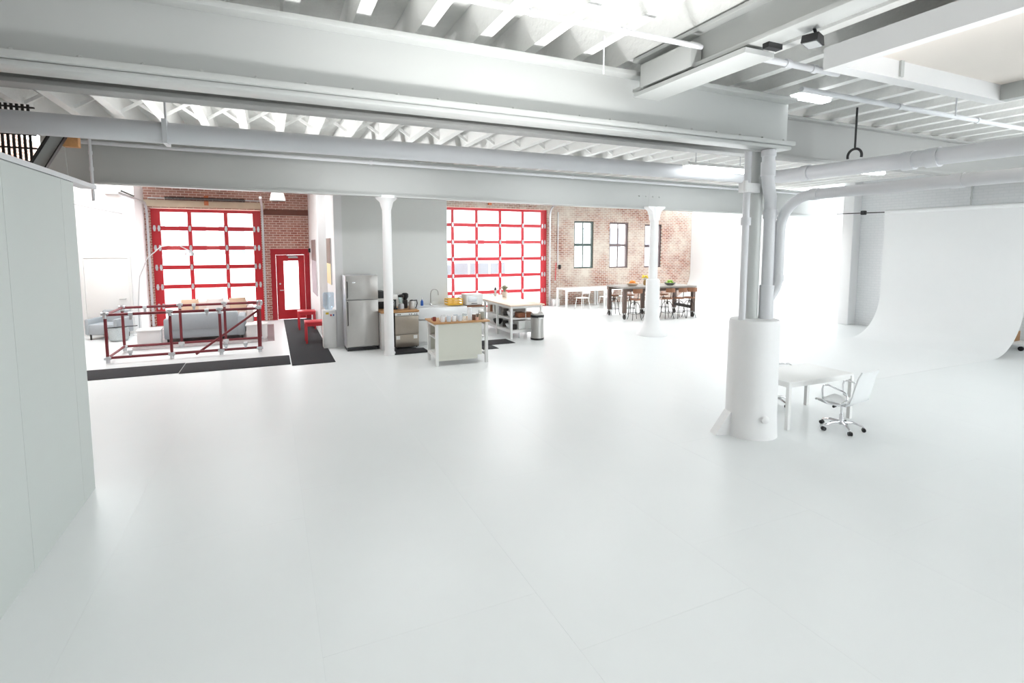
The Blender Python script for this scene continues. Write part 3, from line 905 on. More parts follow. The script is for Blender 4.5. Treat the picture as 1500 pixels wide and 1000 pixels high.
# ================================================================ ENTRANCE
def poster(label, x, y0, y1, z0, z1, top, bot, split):
    t_ = thing('poster', label, 'poster', (x, (y0 + y1) / 2, z0))
    d = (y1 - y0) / 2
    G().box(-0.025, 0.0, -d, d, 0, z1 - z0).build('backing', M_WHITE, t_)
    zs = (z1 - z0) * split
    G().box(-0.03, -0.0255, -d, d, zs, z1 - z0).build('upper_print', top, t_)
    G().box(-0.03, -0.0255, -d, d, 0, zs).build('lower_print', bot, t_)
    return t_
poster('tall dark print with a pale red band on the passage wall nearest the red door', 1.218, 16.2, 17.9, 1.05, 2.68, mat('print_umber', (120, 92, 84), 0.5, var=0.3, scale=3), mat('print_grey', (170, 150, 160), 0.5, var=0.3, scale=4), 0.62)
poster('print with brown top and yellow bottom above the water cooler', 1.428, 14.3, 15.3, 1.5, 2.70, mat('print_brown', (120, 90, 72), 0.5, var=0.3, scale=3), mat('print_yellow', (244, 218, 160), 0.5, var=0.08, scale=2), 0.45)
t2 = thing('alarm_strobe', 'small black alarm device on the wall beside the red door', 'alarm', (1.21, 18.8, 2.35))
G().rbox(-0.06, 0.01, -0.06, 0.06, -0.07, 0.07, 0.015).build('body', M_BLACK, t2)
G().rbox(-0.075, -0.055, -0.03, 0.03, -0.16, -0.08, 0.006).build('lens', M_REDP, t2)
def red_stool(label, x, y, rz, s=1.0):
    t_ = thing('side_stool', label, 'stool', (x, y, 0.013), rz, 'red stools by the entrance')
    G().rbox(-0.25, 0.25, -0.25, 0.25, 0.50, 0.55, 0.01).build('top', M_REDP, t_)
    for sx in (-1, 1):
        for sy in (-1, 1):
            G().rbox(sx * 0.22 - 0.025, sx * 0.22 + 0.025, sy * 0.22 - 0.025, sy * 0.22 + 0.025, 0, 0.50, 0.005).build('leg', M_REDP, t_)
    G().box(-0.2, 0.2, -0.235, -0.215, 0.44, 0.50).build('apron', M_REDP, t_)
    return t_
red_stool('red square stool table near the red door', 0.93, 17.0, 0)
red_stool('red square stool table beside the water cooler', 0.99, 14.55, 0)

# ================================================================ KITCHEN
KF = 12.62     # front line of the counter run
# fridge
t2 = thing('refrigerator', 'tall stainless steel top-freezer refrigerator', 'refrigerator', (1.95, 12.88, 0))
G().rbox(-0.375, 0.375, 0.06, 0.66, 0.07, 1.80, 0.012).build('body', mat('fridge_side', (196, 196, 200), 0.4, 0.4, var=0.02), t2)
for nm, z0, z1 in (('freezer_door', 1.23, 1.80), ('fridge_door', 0.10, 1.215)):
    d = G().rbox(-0.375, 0.375, -0.01, 0.055, z0, z1, 0.012).build(nm, M_STEEL, t2)
    hz0, hz1 = (1.27, 1.66) if z0 > 1 else (0.62, 1.18)
    G().tube([(-0.34, -0.01, hz0), (-0.34, -0.045, hz0 + 0.03), (-0.34, -0.045, hz1 - 0.03), (-0.34, -0.01, hz1)], 0.011, 8).build('handle', M_DKMETAL, d)
    if z0 > 1:
        G().rbox(-0.22, -0.15, -0.014, -0.009, 1.62, 1.65, 0.002).build('badge', M_CHROME, d)
G().box(-0.36, 0.36, 0.02, 0.6, 0.0, 0.07).build('plinth', M_BLACK, t2)
# water cooler
t2 = thing('water_cooler', 'white water cooler with a pale blue bottle on top', 'water cooler', (1.26, 13.62, 0), 0)
G().rbox(-0.155, 0.155, -0.14, 0.16, 0.0, 0.94, 0.02).build('cabinet', M_LACQ, t2)
G().lathe([(0.07, 0.92), (0.09, 0.97), (0.13, 1.01), (0.135, 1.06), (0.128, 1.12), (0.135, 1.18), (0.128, 1.24), (0.135, 1.32), (0.12, 1.36)], (0, 0.02, 0), 20).build('bottle', M_BOTTLE, t2)
G().box(-0.09, -0.02, -0.144, -0.14, 0.84, 0.89).build('yellow_sticker', mat('yellow_sticker', (228, 198, 60), 0.5), t2)
for k, c in ((0.03, M_REDP), (0.09, mat('blue_tap', (60, 110, 180), 0.4))):
    G().rbox(k - 0.015, k + 0.015, -0.18, -0.14, 0.80, 0.84, 0.004).build('tap', c, t2)
# counter runs
t2 = thing('base_cabinet', 'white base cabinet between the fridge and the dishwasher', 'cabinet', (2.46, 12.60, 0))
G().box(-0.12, 0.165, 0.03, 0.98, 0.1, 0.90).build('body', M_LACQ, t2)
d = G().rbox(-0.115, 0.16, 0.005, 0.028, 0.12, 0.88, 0.004).build('door', M_LACQ, t2)
G().tube([(0.12, -0.01, 0.70), (0.12, -0.01, 0.80)], 0.008, 6).build('handle', M_STEEL, d)
G().box(-0.11, 0.16, 0.08, 0.9, 0, 0.1).build('plinth', M_WHITE, t2)
t2 = thing('dishwasher', 'stainless steel undercounter dishwasher with white control strip', 'dishwasher', (2.94, 12.56, 0))
G().rbox(-0.29, 0.29, 0.03, 0.9, 0.06, 0.90, 0.01).build('body', M_DKMETAL, t2)
d = G().rbox(-0.285, 0.285, -0.01, 0.028, 0.38, 0.82, 0.006).build('upper_door', M_STEELW, t2)
G().rbox(-0.285, 0.285, -0.008, 0.028, 0.07, 0.372, 0.006).build('lower_panel', M_STEELW, t2)
cp = G().rbox(-0.285, 0.285, -0.012, 0.028, 0.83, 0.895, 0.004).build('control_strip', M_LACQ, t2)
for x in (-0.22, -0.19, -0.16, 0.06, 0.11, 0.19, 0.24):
    bt_ = G().lathe([(0.012, 0), (0.012, 0.012)], n=10).build('button', M_BLACK, cp)
    bt_.location = (x, -0.012, 0.862)
    bt_.rotation_euler = (PI / 2, 0, 0)
for x in (-0.22, 0.2):
    G().box(x - 0.045, x + 0.045, -0.0105, -0.008, 0.26, 0.345).build('sticker', M_LACQ, t2)
for sx in (-1, 1):
    for y in (0.1, 0.8):
        G().lathe([(0.02, 0.03), (0.02, 0.07)], (sx * 0.25, y, 0), 8).build('foot', M_BLACK, t2)
t2 = tag(G().rbox(-0.46, 0.46, -0.02, 0.98, 0, 0.045, 0.006).build('butcher_block_worktop', M_WOODT), 'brown butcher block worktop over the dishwasher', 'worktop')
t2.location = (2.79, 12.60, 0.902)
# sink cabinet
t2 = thing('sink_cabinet', 'white base cabinet carrying the apron sink', 'cabinet', (3.93, 12.90, 0))
G().box(-0.66, 0.66, 0.04, 0.68, 0.08, 0.66).build('body', M_LACQ, t2)
for k in (-1, 1):
    d = G().rbox(-0.655 if k < 0 else 0.003, -0.003 if k < 0 else 0.655, 0.015, 0.038, 0.10, 0.645, 0.004).build('door', M_LACQ, t2)
    G().tube([(k * 0.06, 0.0, 0.50), (k * 0.06, 0.0, 0.60)], 0.008, 6).build('handle', M_STEEL, d)
G().box(-0.64, 0.64, 0.1, 0.66, 0, 0.08).build('plinth', M_WHITE, t2)
t2 = thing('apron_sink', 'long white ceramic apron-front sink', 'sink', (3.93, 12.90, 0.66))
g = G()
g.rbox(-0.66, 0.66, -0.03, 0.02, 0.005, 0.29, 0.012).rbox(-0.66, 0.66, 0.60, 0.68, 0.005, 0.29, 0.012)
g.rbox(-0.66, -0.61, 0.0, 0.66, 0.005, 0.29, 0.012).rbox(0.61, 0.66, 0.0, 0.66, 0.005, 0.29, 0.012).box(-0.63, 0.63, 0.0, 0.64, 0.005, 0.05)
g.build('basin', M_CERAM, t2)
G().lathe([(0.04, 0.05), (0.04, 0.056)], (0, 0.3, 0), 14).build('drain', M_CHROME, t2)
t2 = thing('faucet', 'tall chrome gooseneck faucet behind the sink', 'faucet', (3.80, 13.50, 0.945))
G().lathe([(0.035, 0), (0.03, 0.02), (0.018, 0.05)], n=14).build('base', M_CHROME, t2)
G().tube([(0, 0, 0.04), (0, 0, 0.30)] + arc((0.10, -0.02, 0.32), 0.10, PI, 0.05, 10, 'xz') + [(0.205, -0.02, 0.26)], 0.011, 10).build('spout', M_STEEL, t2)
G().tube([(0.01, -0.02, 0.08), (0.07, -0.04, 0.12)], 0.009, 8).build('lever', M_CHROME, t2)
t2 = thing('soap_bottle', 'small blue dish soap bottle on the sink ledge', 'bottle', (3.55, 13.45, 0.95))
G().lathe([(0.035, 0), (0.038, 0.02), (0.036, 0.11), (0.015, 0.14), (0.013, 0.16)], n=14).build('body', mat('blue_soap', (40, 98, 190), 0.3), t2)
G().lathe([(0.016, 0.16), (0.014, 0.20), (0.006, 0.22)], n=10).build('cap', M_LACQ, t2)
# right counter of the sink run
t2 = thing('base_cabinet', 'white base cabinet right of the sink', 'cabinet', (4.86, 13.0, 0))
G().box(-0.25, 0.25, 0.03, 0.62, 0.08, 0.90).build('body', M_LACQ, t2)
d = G().rbox(-0.245, 0.245, 0.005, 0.028, 0.10, 0.885, 0.004).build('door', M_LACQ, t2)
G().tube([(0.18, -0.01, 0.70), (0.18, -0.01, 0.80)], 0.008, 6).build('handle', M_STEEL, d)
G().box(-0.24, 0.24, 0.08, 0.6, 0, 0.08).build('plinth', M_WHITE, t2)
t2 = tag(G().rbox(-0.26, 0.26, -0.02, 0.64, 0, 0.03, 0.005).build('worktop', M_WOODB), 'thin dark wood worktop right of the sink', 'worktop')
t2.location = (4.86, 13.0, 0.902)
t2 = thing('bread_bin', 'white countertop microwave beside the shelf island', 'microwave', (4.86, 13.2, 0.933))
G().rbox(-0.24, 0.24, -0.15, 0.22, 0.01, 0.30, 0.015).build('body', M_LACQ, t2)
d = G().rbox(-0.23, 0.12, -0.168, -0.151, 0.03, 0.285, 0.006).build('door', M_LACQ, t2)
G().rbox(-0.18, 0.06, -0.172, -0.168, 0.10, 0.24, 0.004).build('door_window', M_GALV, d)
G().tube([(0.06, -0.19, 0.06), (-0.10, -0.19, 0.06)], 0.009, 6).build('handle', M_DKMETAL, d)
t2.name = 'microwave_oven'
M_YEL = mat('yellow_plastic', (246, 196, 60), 0.4, var=0.03)
t2 = thing('crate', 'open bright yellow dish rack at the right end of the sink', 'dish rack', (4.36, 13.28, 0.95))
g = G()
for z in (0.01, 0.075, 0.14):
    g.box(-0.20, 0.20, -0.15, -0.14, z, z + 0.03).box(-0.20, 0.20, 0.14, 0.15, z, z + 0.03).box(-0.20, -0.19, -0.14, 0.14, z, z + 0.03).box(0.19, 0.20, -0.14, 0.14, z, z + 0.03)
for x in (-0.195, -0.065, 0.065, 0.195):
    g.box(x - 0.008, x + 0.008, -0.152, -0.142, 0, 0.17).box(x - 0.008, x + 0.008, 0.142, 0.152, 0, 0.17)
g.build('basket', M_YEL, t2)
G().box(-0.19, 0.19, -0.14, 0.14, 0, 0.01).build('tray', M_YEL, t2)
t2.name = 'dish_rack'
# things on the butcher block
t2 = thing('coffee_maker', 'black and white drip coffee maker on the butcher block', 'coffee maker', (2.68, 13.0, 0.948))
G().rbox(-0.11, 0.11, -0.13, 0.13, 0, 0.035, 0.008).build('base', M_BLACK, t2)
G().rbox(-0.11, 0.11, 0.02, 0.13, 0.03, 0.26, 0.008).build('column', M_BLACK, t2)
G().rbox(-0.11, 0.11, -0.13, 0.13, 0.25, 0.38, 0.015).build('head', M_LACQ, t2)
G().lathe([(0.06, 0.04), (0.075, 0.08), (0.07, 0.18), (0.05, 0.22)], (0, -0.05, 0), 16).build('carafe', M_JAR, t2)
t2 = thing('toaster_oven', 'dark boxy appliance beside the fridge on the butcher block', 'appliance', (2.47, 13.3, 0.948))
G().rbox(-0.12, 0.07, -0.12, 0.2, 0, 0.44, 0.015).build('body', M_BLACK, t2)
G().rbox(-0.11, 0.06, -0.135, -0.118, 0.18, 0.26, 0.005).build('front_strip', M_LACQ, t2)
t2 = thing('blender', 'kitchen blender with glass jar and dark lid', 'blender', (2.90, 12.98, 0.948))
G().lathe([(0.075, 0), (0.07, 0.10), (0.055, 0.13)], n=16).build('base', M_GALV, t2)
G().lathe([(0.05, 0.13), (0.06, 0.16), (0.068, 0.29), (0.06, 0.29), (0.05, 0.16)], n=16).build('jar', M_JAR, t2)
G().lathe([(0.072, 0.29), (0.074, 0.34), (0.03, 0.36)], n=16).build('lid', M_BLACK, t2)
t2 = thing('grinder', 'dark coffee grinder with black hopper', 'grinder', (3.03, 13.12, 0.948))
G().rbox(-0.055, 0.055, -0.06, 0.06, 0, 0.21, 0.015).build('body', M_DKMETAL, t2)
G().lathe([(0.045, 0.21), (0.085, 0.28), (0.085, 0.35), (0.05, 0.38)], n=16).build('hopper', M_BLACK, t2)
t2 = thing('kettle', 'stainless steel electric kettle with black handle', 'kettle', (3.13, 12.82, 0.948))
G().lathe([(0.08, 0), (0.085, 0.02), (0.078, 0.12), (0.065, 0.19), (0.055, 0.205)], n=20).build('body', M_STEEL, t2)
G().lathe([(0.056, 0.205), (0.045, 0.225), (0.012, 0.235)], n=16).build('lid', M_BLACK, t2)
G().tube([(0.05, 0, 0.21), (0.12, 0, 0.22), (0.135, 0, 0.14), (0.11, 0, 0.05), (0.08, 0, 0.03)], 0.013, 8).build('handle', M_BLACK, t2)
G().tube([(-0.07, 0, 0.15), (-0.105, 0, 0.185)], [0.02, 0.012], 8).build('spout', M_STEEL, t2)

# mug cart
t2 = thing('kitchen_cart', 'cream kitchen cart with wooden top carrying mugs', 'kitchen cart', (3.62, 10.85, 0), math.radians(-2))
G().rbox(-0.60, 0.62, -0.42, 0.40, 0.885, 0.92, 0.006).build('top', M_WOODT, t2)
for sx in (-0.53, 0.56):
    for sy in (-0.35, 0.33):
        G().box(sx - 0.03, sx + 0.03, sy - 0.03, sy + 0.03, 0, 0.885).build('leg', M_LACQ, t2)
G().box(-0.50, 0.46, -0.34, -0.315, 0.18, 0.885).build('front_panel', M_CREAM, t2)
G().box(-0.50, 0.46, 0.315, 0.335, 0.18, 0.885).build('back_panel', M_CREAM, t2)
G().box(-0.50, 0.36, -0.345, -0.32, 0.10, 0.18).build('skirt', M_CREAM, t2)
for z in (0.22, 0.55):
    G().box(-0.53, 0.53, -0.31, 0.31, z, z + 0.025).build('shelf', M_LACQ, t2)
for z in (0.16, 0.82):
    G().box(-0.55, -0.51, -0.32, 0.30, z, z + 0.06).build('rail', M_LACQ, t2)
    G().box(0.54, 0.58, -0.32, 0.30, z, z + 0.06).build('rail', M_LACQ, t2)
def cart_at(x, y): return (3.62 + x, 10.85 + y, 0.921)
def mug(label, loc, rz, m, s=1.0):
    t_ = thing('mug', label, 'mug', loc, rz, 'mugs on the cart')
    G().lathe([(0.038 * s, 0), (0.042 * s, 0.005), (0.043 * s, 0.10 * s), (0.039 * s, 0.10 * s), (0.037 * s, 0.012)], n=16).build('cup', m, t_)
    G().tube([(0.04 * s, 0, 0.08 * s), (0.068 * s, 0, 0.075 * s), (0.068 * s, 0, 0.035 * s), (0.04 * s, 0, 0.025 * s)], 0.007, 6).build('handle', m, t_)
    return t_
M_MUGB = mat('pale_blue_ceramic', (222, 230, 238), 0.15, var=0.02)
mug('white mug at the front left corner of the cart', cart_at(-0.40, -0.31), 2.5, M_CERAM, 1.15)
mug('pale blue mug, second from the left at the cart front', cart_at(-0.27, -0.31), 2.0, M_MUGB, 1.1)
mug('white mug, third from the left at the cart front', cart_at(-0.15, -0.30), 1.0, M_CERAM, 1.15)
mug('pale blue mug, fourth from the left at the cart front', cart_at(-0.02, -0.29), 0.5, M_MUGB, 1.1)
mug('white mug behind the front left mug', cart_at(-0.34, -0.14), 2.5, M_CERAM, 1.15)
mug('white mug in the second row of the cart', cart_at(-0.20, -0.12), 1.8, M_CERAM, 1.1)
mug('pale blue mug in the second row near the canister', cart_at(-0.05, -0.10), 1.2, M_MUGB, 1.1)
mug('small dark red mug at the left edge of the cart', cart_at(-0.52, -0.10), 2.7, mat('dark_red_ceramic', (150, 66, 60), 0.3), 0.85)
def jar(label, loc, r, hgt, m, lid):
    t_ = thing('jar', label, 'jar', loc, 0, 'jars on the cart')
    G().lathe([(r * 0.92, 0), (r, 0.01), (r, hgt * 0.86), (r * 0.86, hgt * 0.92)], n=18).build('body', m, t_)
    G().lathe([(r * 0.95, hgt * 0.90), (r * 0.95, hgt), (r * 0.5, hgt * 1.03)], n=18).build('lid', lid, t_)
    return t_
jar('clear glass jar next to the white canister', cart_at(0.095, -0.25), 0.05, 0.15, M_JAR, M_GALV)
jar('tall white canister in the middle of the cart', cart_at(0.20, -0.30), 0.048, 0.27, M_CERAM, M_CERAM)
jar('brown jar right of the white canister', cart_at(0.30, -0.24), 0.055, 0.13, mat('coffee_brown', (136, 104, 88), 0.4, var=0.2), M_LACQ)
jar('tan jar with white lid on the cart', cart_at(0.41, -0.26), 0.05, 0.14, mat('oat_tan', (176, 158, 136), 0.5, var=0.15), M_LACQ)
jar('large grey-green tin with white lid on the cart', cart_at(0.50, -0.22), 0.06, 0.18, mat('grey_green_tin', (164, 162, 150), 0.4, var=0.1), M_LACQ)
jar('tall grey tin at the right end of the cart', cart_at(0.55, -0.05), 0.055, 0.19, mat('grey_tin', (150, 146, 140), 0.4, var=0.1), M_LACQ)
t2 = thing('spoon_cup', 'small pink cup with a black spoon on the cart', 'cup', cart_at(0.34, -0.36))
G().lathe([(0.03, 0), (0.035, 0.07), (0.03, 0.07), (0.027, 0.01)], n=14).build('cup', mat('pink_ceramic', (222, 176, 158), 0.4), t2)
G().tube([(0, 0, 0.02), (0.03, -0.01, 0.16)], 0.007, 6).build('spoon', M_BLACK, t2)

# shelf island
IX, IY = 6.28, 14.25
t2 = thing('shelf_island', 'long white kitchen island with open shelves and wooden worktop', 'kitchen island', (IX, IY, 0))
G().rbox(-0.52, 0.52, -1.50, 1.50, 0.885, 0.92, 0.006).build('top', mat('pale_oak_top', (236, 214, 192), 0.4, var=0.06, scale=8), t2)
for sx in (-0.46, 0.44):
    for sy in (-1.43, -0.48, 0.48, 1.43):
        G().box(sx - 0.03, sx + 0.03, sy - 0.03, sy + 0.03, 0, 0.885).build('leg', M_LACQ, t2)
for z in (0.20, 0.52):
    G().box(-0.46, 0.44, -1.42, 1.42, z, z + 0.03).build('shelf', M_LACQ, t2)
for z in (0.16, 0.82):
    G().box(-0.475, -0.445, -1.40, 1.40, z, z + 0.065).build('rail', M_LACQ, t2)
    G().box(-0.43, 0.41, -1.445, -1.415, z, z + 0.065).build('rail', M_LACQ, t2)
G().box(-0.02, 0.0, -1.40, 1.40, 0.23, 0.88).build('divider_panel', M_LACQ, t2)
for sy in (-1.43,):
    for sx in (-0.2, 0.2):
        G().lathe([(0.02, 0), (0.012, 0.06), (0.012, 0.17)], (sx, sy + 0.06, 0), 8).build('foot', M_GALV, t2)
t2 = thing('basket', 'brown wicker basket on the end shelf of the island', 'basket', (IX + 0.0, IY - 1.26, 0.551))
G().rbox(-0.22, 0.22, -0.13, 0.13, 0, 0.13, 0.02).build('body', mat('brown_wicker', (146, 92, 66), 0.8, var=0.3, scale=50), t2)
G().box(-0.23, 0.23, -0.14, 0.14, 0.12, 0.14).build('rim', M_WOODB, t2)
t2 = thing('storage_box', 'wide white box on the lower end shelf of the island', 'box', (IX + 0.05, IY - 1.24, 0.231))
G().rbox(-0.26, 0.26, -0.14, 0.14, 0, 0.20, 0.01).build('body', M_GREYW, t2)
G().rbox(-0.27, 0.27, -0.15, 0.15, 0.20, 0.235, 0.008).build('lid', M_LACQ, t2)
def bowl_thing(name, label, loc, r, hgt, m, cat='bowl', group=None):
    t_ = thing(name, label, cat, loc, 0, group)
    G().lathe([(r * 0.5, 0), (r * 0.55, 0.008), (r * 0.85, hgt * 0.5), (r, hgt), (r * 0.94, hgt), (r * 0.8, hgt * 0.5), (r * 0.5, 0.015)], n=22).build('bowl', m, t_)
    G().tube(arc((0, 0, hgt), r * 0.97, 0, 2 * PI, 22, 'xy'), 0.006, 6).build('rim', m, t_)
    return t_
ig = 'kitchenware on the island shelves'
bowl_thing('mixing_bowl', 'white mixing bowl on the upper front shelf of the island', (IX - 0.28, IY - 1.05, 0.551), 0.13, 0.15, M_CERAM, 'bowl', ig)
bowl_thing('mixing_bowl', 'wide white bowl on the lower front shelf of the island', (IX - 0.28, IY - 1.0, 0.231), 0.15, 0.12, M_CERAM, 'bowl', ig)
bowl_thing('mixing_bowl', 'dark bowl on the lower middle shelf of the island', (IX - 0.28, IY - 0.1, 0.231), 0.15, 0.14, M_DKMETAL, 'bowl', ig)
for k, (dy, z, r, hh, m_, lab) in enumerate((
        (-0.72, 0.551, 0.075, 0.20, M_DKMETAL, 'dark pot on the upper front shelf of the island'),
        (-0.68, 0.231, 0.085, 0.18, M_DKMETAL, 'dark pot on the lower front shelf of the island'),
        (-1.25, 0.231, 0.08, 0.14, M_DKMETAL, 'small dark pot at the near corner of the lower island shelf'),
        (-0.2, 0.551, 0.07, 0.22, M_GALV, 'silver canister on the upper middle shelf of the island'),
        (0.08, 0.551, 0.07, 0.24, M_GREYW, 'grey canister on the upper middle shelf of the island'),
        (0.30, 0.551, 0.07, 0.20, M_WOODB, 'brown canister on the upper middle shelf of the island'))):
    t_ = thing('canister', lab, 'pot', (IX - 0.3, IY + dy, z), 0, ig)
    G().lathe([(r, 0), (r, hh * 0.85), (r * 0.95, hh * 0.88)], n=18).build('body', m_, t_)
    G().lathe([(r * 1.03, hh * 0.86), (r, hh * 0.95), (0.015, hh)], n=18).build('lid', m_, t_)
t2 = thing('potted_plant', 'small pale potted plant on the shelf island', 'plant', (IX + 0.30, IY + 0.75, 0.921))
G().lathe([(0.07, 0), (0.095, 0.16), (0.085, 0.16), (0.065, 0.02)], n=18).build('pot', mat('pale_pot', (232, 218, 206), 0.6), t2)
for k in range(12):
    a = k * 2.4
    g = G()
    L_ = 0.16 + 0.05 * (k % 3)
    d_ = Vector((math.cos(a), math.sin(a), 0))
    sdv = Vector((-math.sin(a), math.cos(a), 0)) * 0.035
    b0 = Vector((0, 0, 0.14))
    m1 = b0 + d_ * L_ * 0.4 + Vector((0, 0, 0.15 + 0.02 * (k % 4)))
    e1 = b0 + d_ * L_ + Vector((0, 0, 0.10 + 0.03 * (k % 4)))
    g.add([b0, m1 + sdv, e1, m1 - sdv, m1 + Vector((0, 0, 0.012))], [(0, 1, 4), (1, 2, 4), (2, 3, 4), (3, 0, 4)])
    g.build('leaf', mat('dusty_leaf', (168, 150, 140) if k % 2 else (150, 156, 130), 0.6), t2)
t2 = thing('pepper_mill', 'dark and silver pepper mill on the shelf island', 'pepper mill', (IX + 0.18, IY + 1.2, 0.921))
G().lathe([(0.035, 0), (0.04, 0.02), (0.03, 0.10), (0.04, 0.16), (0.035, 0.18)], n=14).build('body', M_GALV, t2)
G().lathe([(0.036, 0.18), (0.04, 0.22), (0.012, 0.28)], n=14).build('cap', M_DKMETAL, t2)
t2 = thing('trash_can', 'tall round steel step trash can with black lid rim', 'trash can', (6.45, 12.52, 0))
G().lathe([(0.175, 0), (0.18, 0.02), (0.18, 0.05)], n=28).build('base_ring', M_BLACK, t2)
G().lathe([(0.172, 0.05), (0.172, 0.60)], n=28).build('body', M_STEEL, t2)
G().lathe([(0.182, 0.60), (0.184, 0.66), (0.17, 0.67)], n=28).build('rim', M_BLACK, t2)
G().lathe([(0.178, 0.67), (0.16, 0.72), (0.10, 0.75), (0.02, 0.757)], n=28).build('lid', M_STEEL, t2)
G().rbox(-0.06, 0.06, -0.215, -0.165, 0.58, 0.61, 0.008).build('handle', M_LACQ, t2)

# ================================================================ DINING AREA
TX, TY, TR = 12.30, 15.05, math.radians(-9)
t2 = thing('dining_table', 'long counter-height dining table with grey top, timber legs and iron casters', 'table', (TX, TY, 0), TR)
for k in range(5):
    G().rbox(-1.42, 1.42, -0.66 + 0.265 * k, -0.66 + 0.265 * k + 0.26, 1.05, 1.11, 0.006).build('top_plank', M_GREYT, t2)
M_LEGW = mat('dark_leg_timber', (104, 86, 78), 0.6, var=0.2, scale=10)
for sx in (-1.33, 0, 1.33):
    for sy in (-0.58, 0.58):
        if sx == 0 and sy < 0: continue
        lg = G().rbox(sx - 0.06, sx + 0.06, sy - 0.06, sy + 0.06, 0.22, 1.05, 0.008).build('leg', M_LEGW, t2)
        G().tube([(sx - 0.02, sy, 0.085), (sx + 0.02, sy, 0.085)], 0.085, 16).build('caster_wheel', M_DKMETAL, lg)
        g = G().box(sx - 0.035, sx - 0.025, sy - 0.03, sy + 0.03, 0.06, 0.22).box(sx + 0.025, sx + 0.035, sy - 0.03, sy + 0.03, 0.06, 0.22)
        g.build('caster_fork', M_DKMETAL, lg)
g = G().box(-1.27, 1.27, -0.60, -0.56, 0.95, 1.05).box(-1.27, 1.27, 0.56, 0.60, 0.95, 1.05)
g.build('apron', M_LEGW, t2)
g = G().box(1.28, 1.38, -0.52, 0.52, 0.30, 0.40)
g.build('stretcher', M_DKMETAL, t2)

def stool_proto(label, loc, rz):
    t_ = thing('bar_stool', label, 'bar stool', loc, rz, 'wood and iron bar stools round the dining table')
    G().lathe([(0.17, 0.68), (0.185, 0.69), (0.185, 0.715), (0.17, 0.725)], n=20).build('seat', M_WOODB, t_)
    for k in range(4):
        a = PI / 4 + k * PI / 2
        c, s = math.cos(a), math.sin(a)
        G().tube([(0.03 * c, 0.03 * s, 0.60), (0.10 * c, 0.10 * s, 0.58), (0.155 * c, 0.155 * s, 0.50), (0.19 * c, 0.19 * s, 0.30), (0.215 * c, 0.215 * s, 0.10), (0.25 * c, 0.25 * s, 0.0)], 0.011, 7).build('leg', M_DKMETAL, t_)
    G().tube([(0, 0, 0.50), (0, 0, 0.69)], 0.016, 8).build('screw_post', M_DKMETAL, t_)
    G().tube(arc((0, 0, 0.22), 0.20, 0, 2 * PI, 16, 'xy'), 0.009, 6).build('foot_ring', M_DKMETAL, t_)
    G().tube([(0, -0.12, 0.68), (0, -0.22, 0.74), (0, -0.24, 0.98)], 0.012, 7).build('back_support', M_DKMETAL, t_)
    n = 8
    vs_, fs = [], []
    for i in range(n + 1):
        a = -PI / 2 - 0.75 + 1.5 * i / n
        for r, z in ((0.24, 0.92), (0.265, 0.92), (0.265, 1.06), (0.24, 1.06)):
            vs_.append((r * math.cos(a), r * math.sin(a), z))
    for i in range(n):
        for j in range(4):
            fs.append((i * 4 + j, i * 4 + (j + 1) % 4, (i + 1) * 4 + (j + 1) % 4, (i + 1) * 4 + j))
    fs += [(0, 1, 2, 3), (n * 4 + 3, n * 4 + 2, n * 4 + 1, n * 4)]
    G().add(vs_, fs).build('backrest', M_WOODB, t_)
    return t_
def on_table(u, v):
    c, s = math.cos(TR), math.sin(TR)
    return (TX + u * c - v * s, TY + u * s + v * c)
st = stool_proto('bar stool in the front row, leftmost, beside the near left table leg', on_table(-1.02, -0.72) + (0,), TR)
for u, v, r, lab in ((-0.42, -0.70, 0.05, 'bar stool in the front row, just left of the white iron column'),
                     (0.22, -0.72, 0.0, 'bar stool in the front row, half hidden by the white iron column'),
                     (0.68, -0.72, 0.1, 'bar stool in the front row, second from the right table end'),
                     (1.13, -0.66, -0.1, 'bar stool in the front row, closest to the right table end'),
                     (-1.10, 0.70, PI, 'bar stool in the back row at the left table end'),
                     (-0.45, 0.72, PI + 0.1, 'bar stool in the back row, second from the left'),
                     (0.25, 0.72, PI, 'bar stool in the back row behind the white iron column'),
                     (0.95, 0.72, PI - 0.1, 'bar stool in the back row at the right table end')):
    copy_thing(st, on_table(u, v) + (0,), TR + r, lab)

fb1 = on_table(-0.85, -0.22)
bowl_thing('fruit_bowl', 'shallow pale wooden bowl heaped with oranges on the dining table', (fb1[0], fb1[1], 1.111), 0.22, 0.10, mat('pale_bowl_wood', (226, 206, 184), 0.5))
fb2 = on_table(0.62, -0.22)
bowl_thing('fruit_bowl', 'dark shallow bowl heaped with green apples on the dining table', (fb2[0], fb2[1], 1.111), 0.20, 0.09, mat('grey_bowl', (120, 120, 116), 0.5))
def fruits(name, labf, c, m, n0, r):
    k = 0
    for ring, cnt, rr, z in ((0, 6, 0.108, 0.078), (1, 1, 0.0, 0.066), (2, 3, 0.06, 0.148)):
        for i in range(cnt):
            a = 2 * PI * i / cnt + ring * 0.5
            t_ = thing(name, labf, 'fruit', (c[0] + rr * math.cos(a), c[1] + rr * math.sin(a), 1.111 + z), a, name + 's in the bowl')
            G().sphere((0, 0, 0), r, 10, 7, 0.93).build('flesh', m, t_)
            G().tube([(0, 0, r * 0.85), (0.004, 0, r * 1.1)], 0.004, 5).build('stem', M_WOODB, t_)
fruits('orange', 'orange heaped in the pale bowl on the dining table', fb1, mat('orange_peel', (240, 160, 70), 0.5, var=0.08), 10, 0.048)
fruits('apple', 'green apple heaped in the dark bowl on the dining table', fb2, mat('apple_skin', (150, 190, 70), 0.35, var=0.1), 10, 0.045)
vp = on_table(-0.12, 0.05)
t2 = thing('flower_vase', 'brown vase of yellow flowers behind the white iron column', 'vase', (vp[0] - 0.1, vp[1], 1.111))
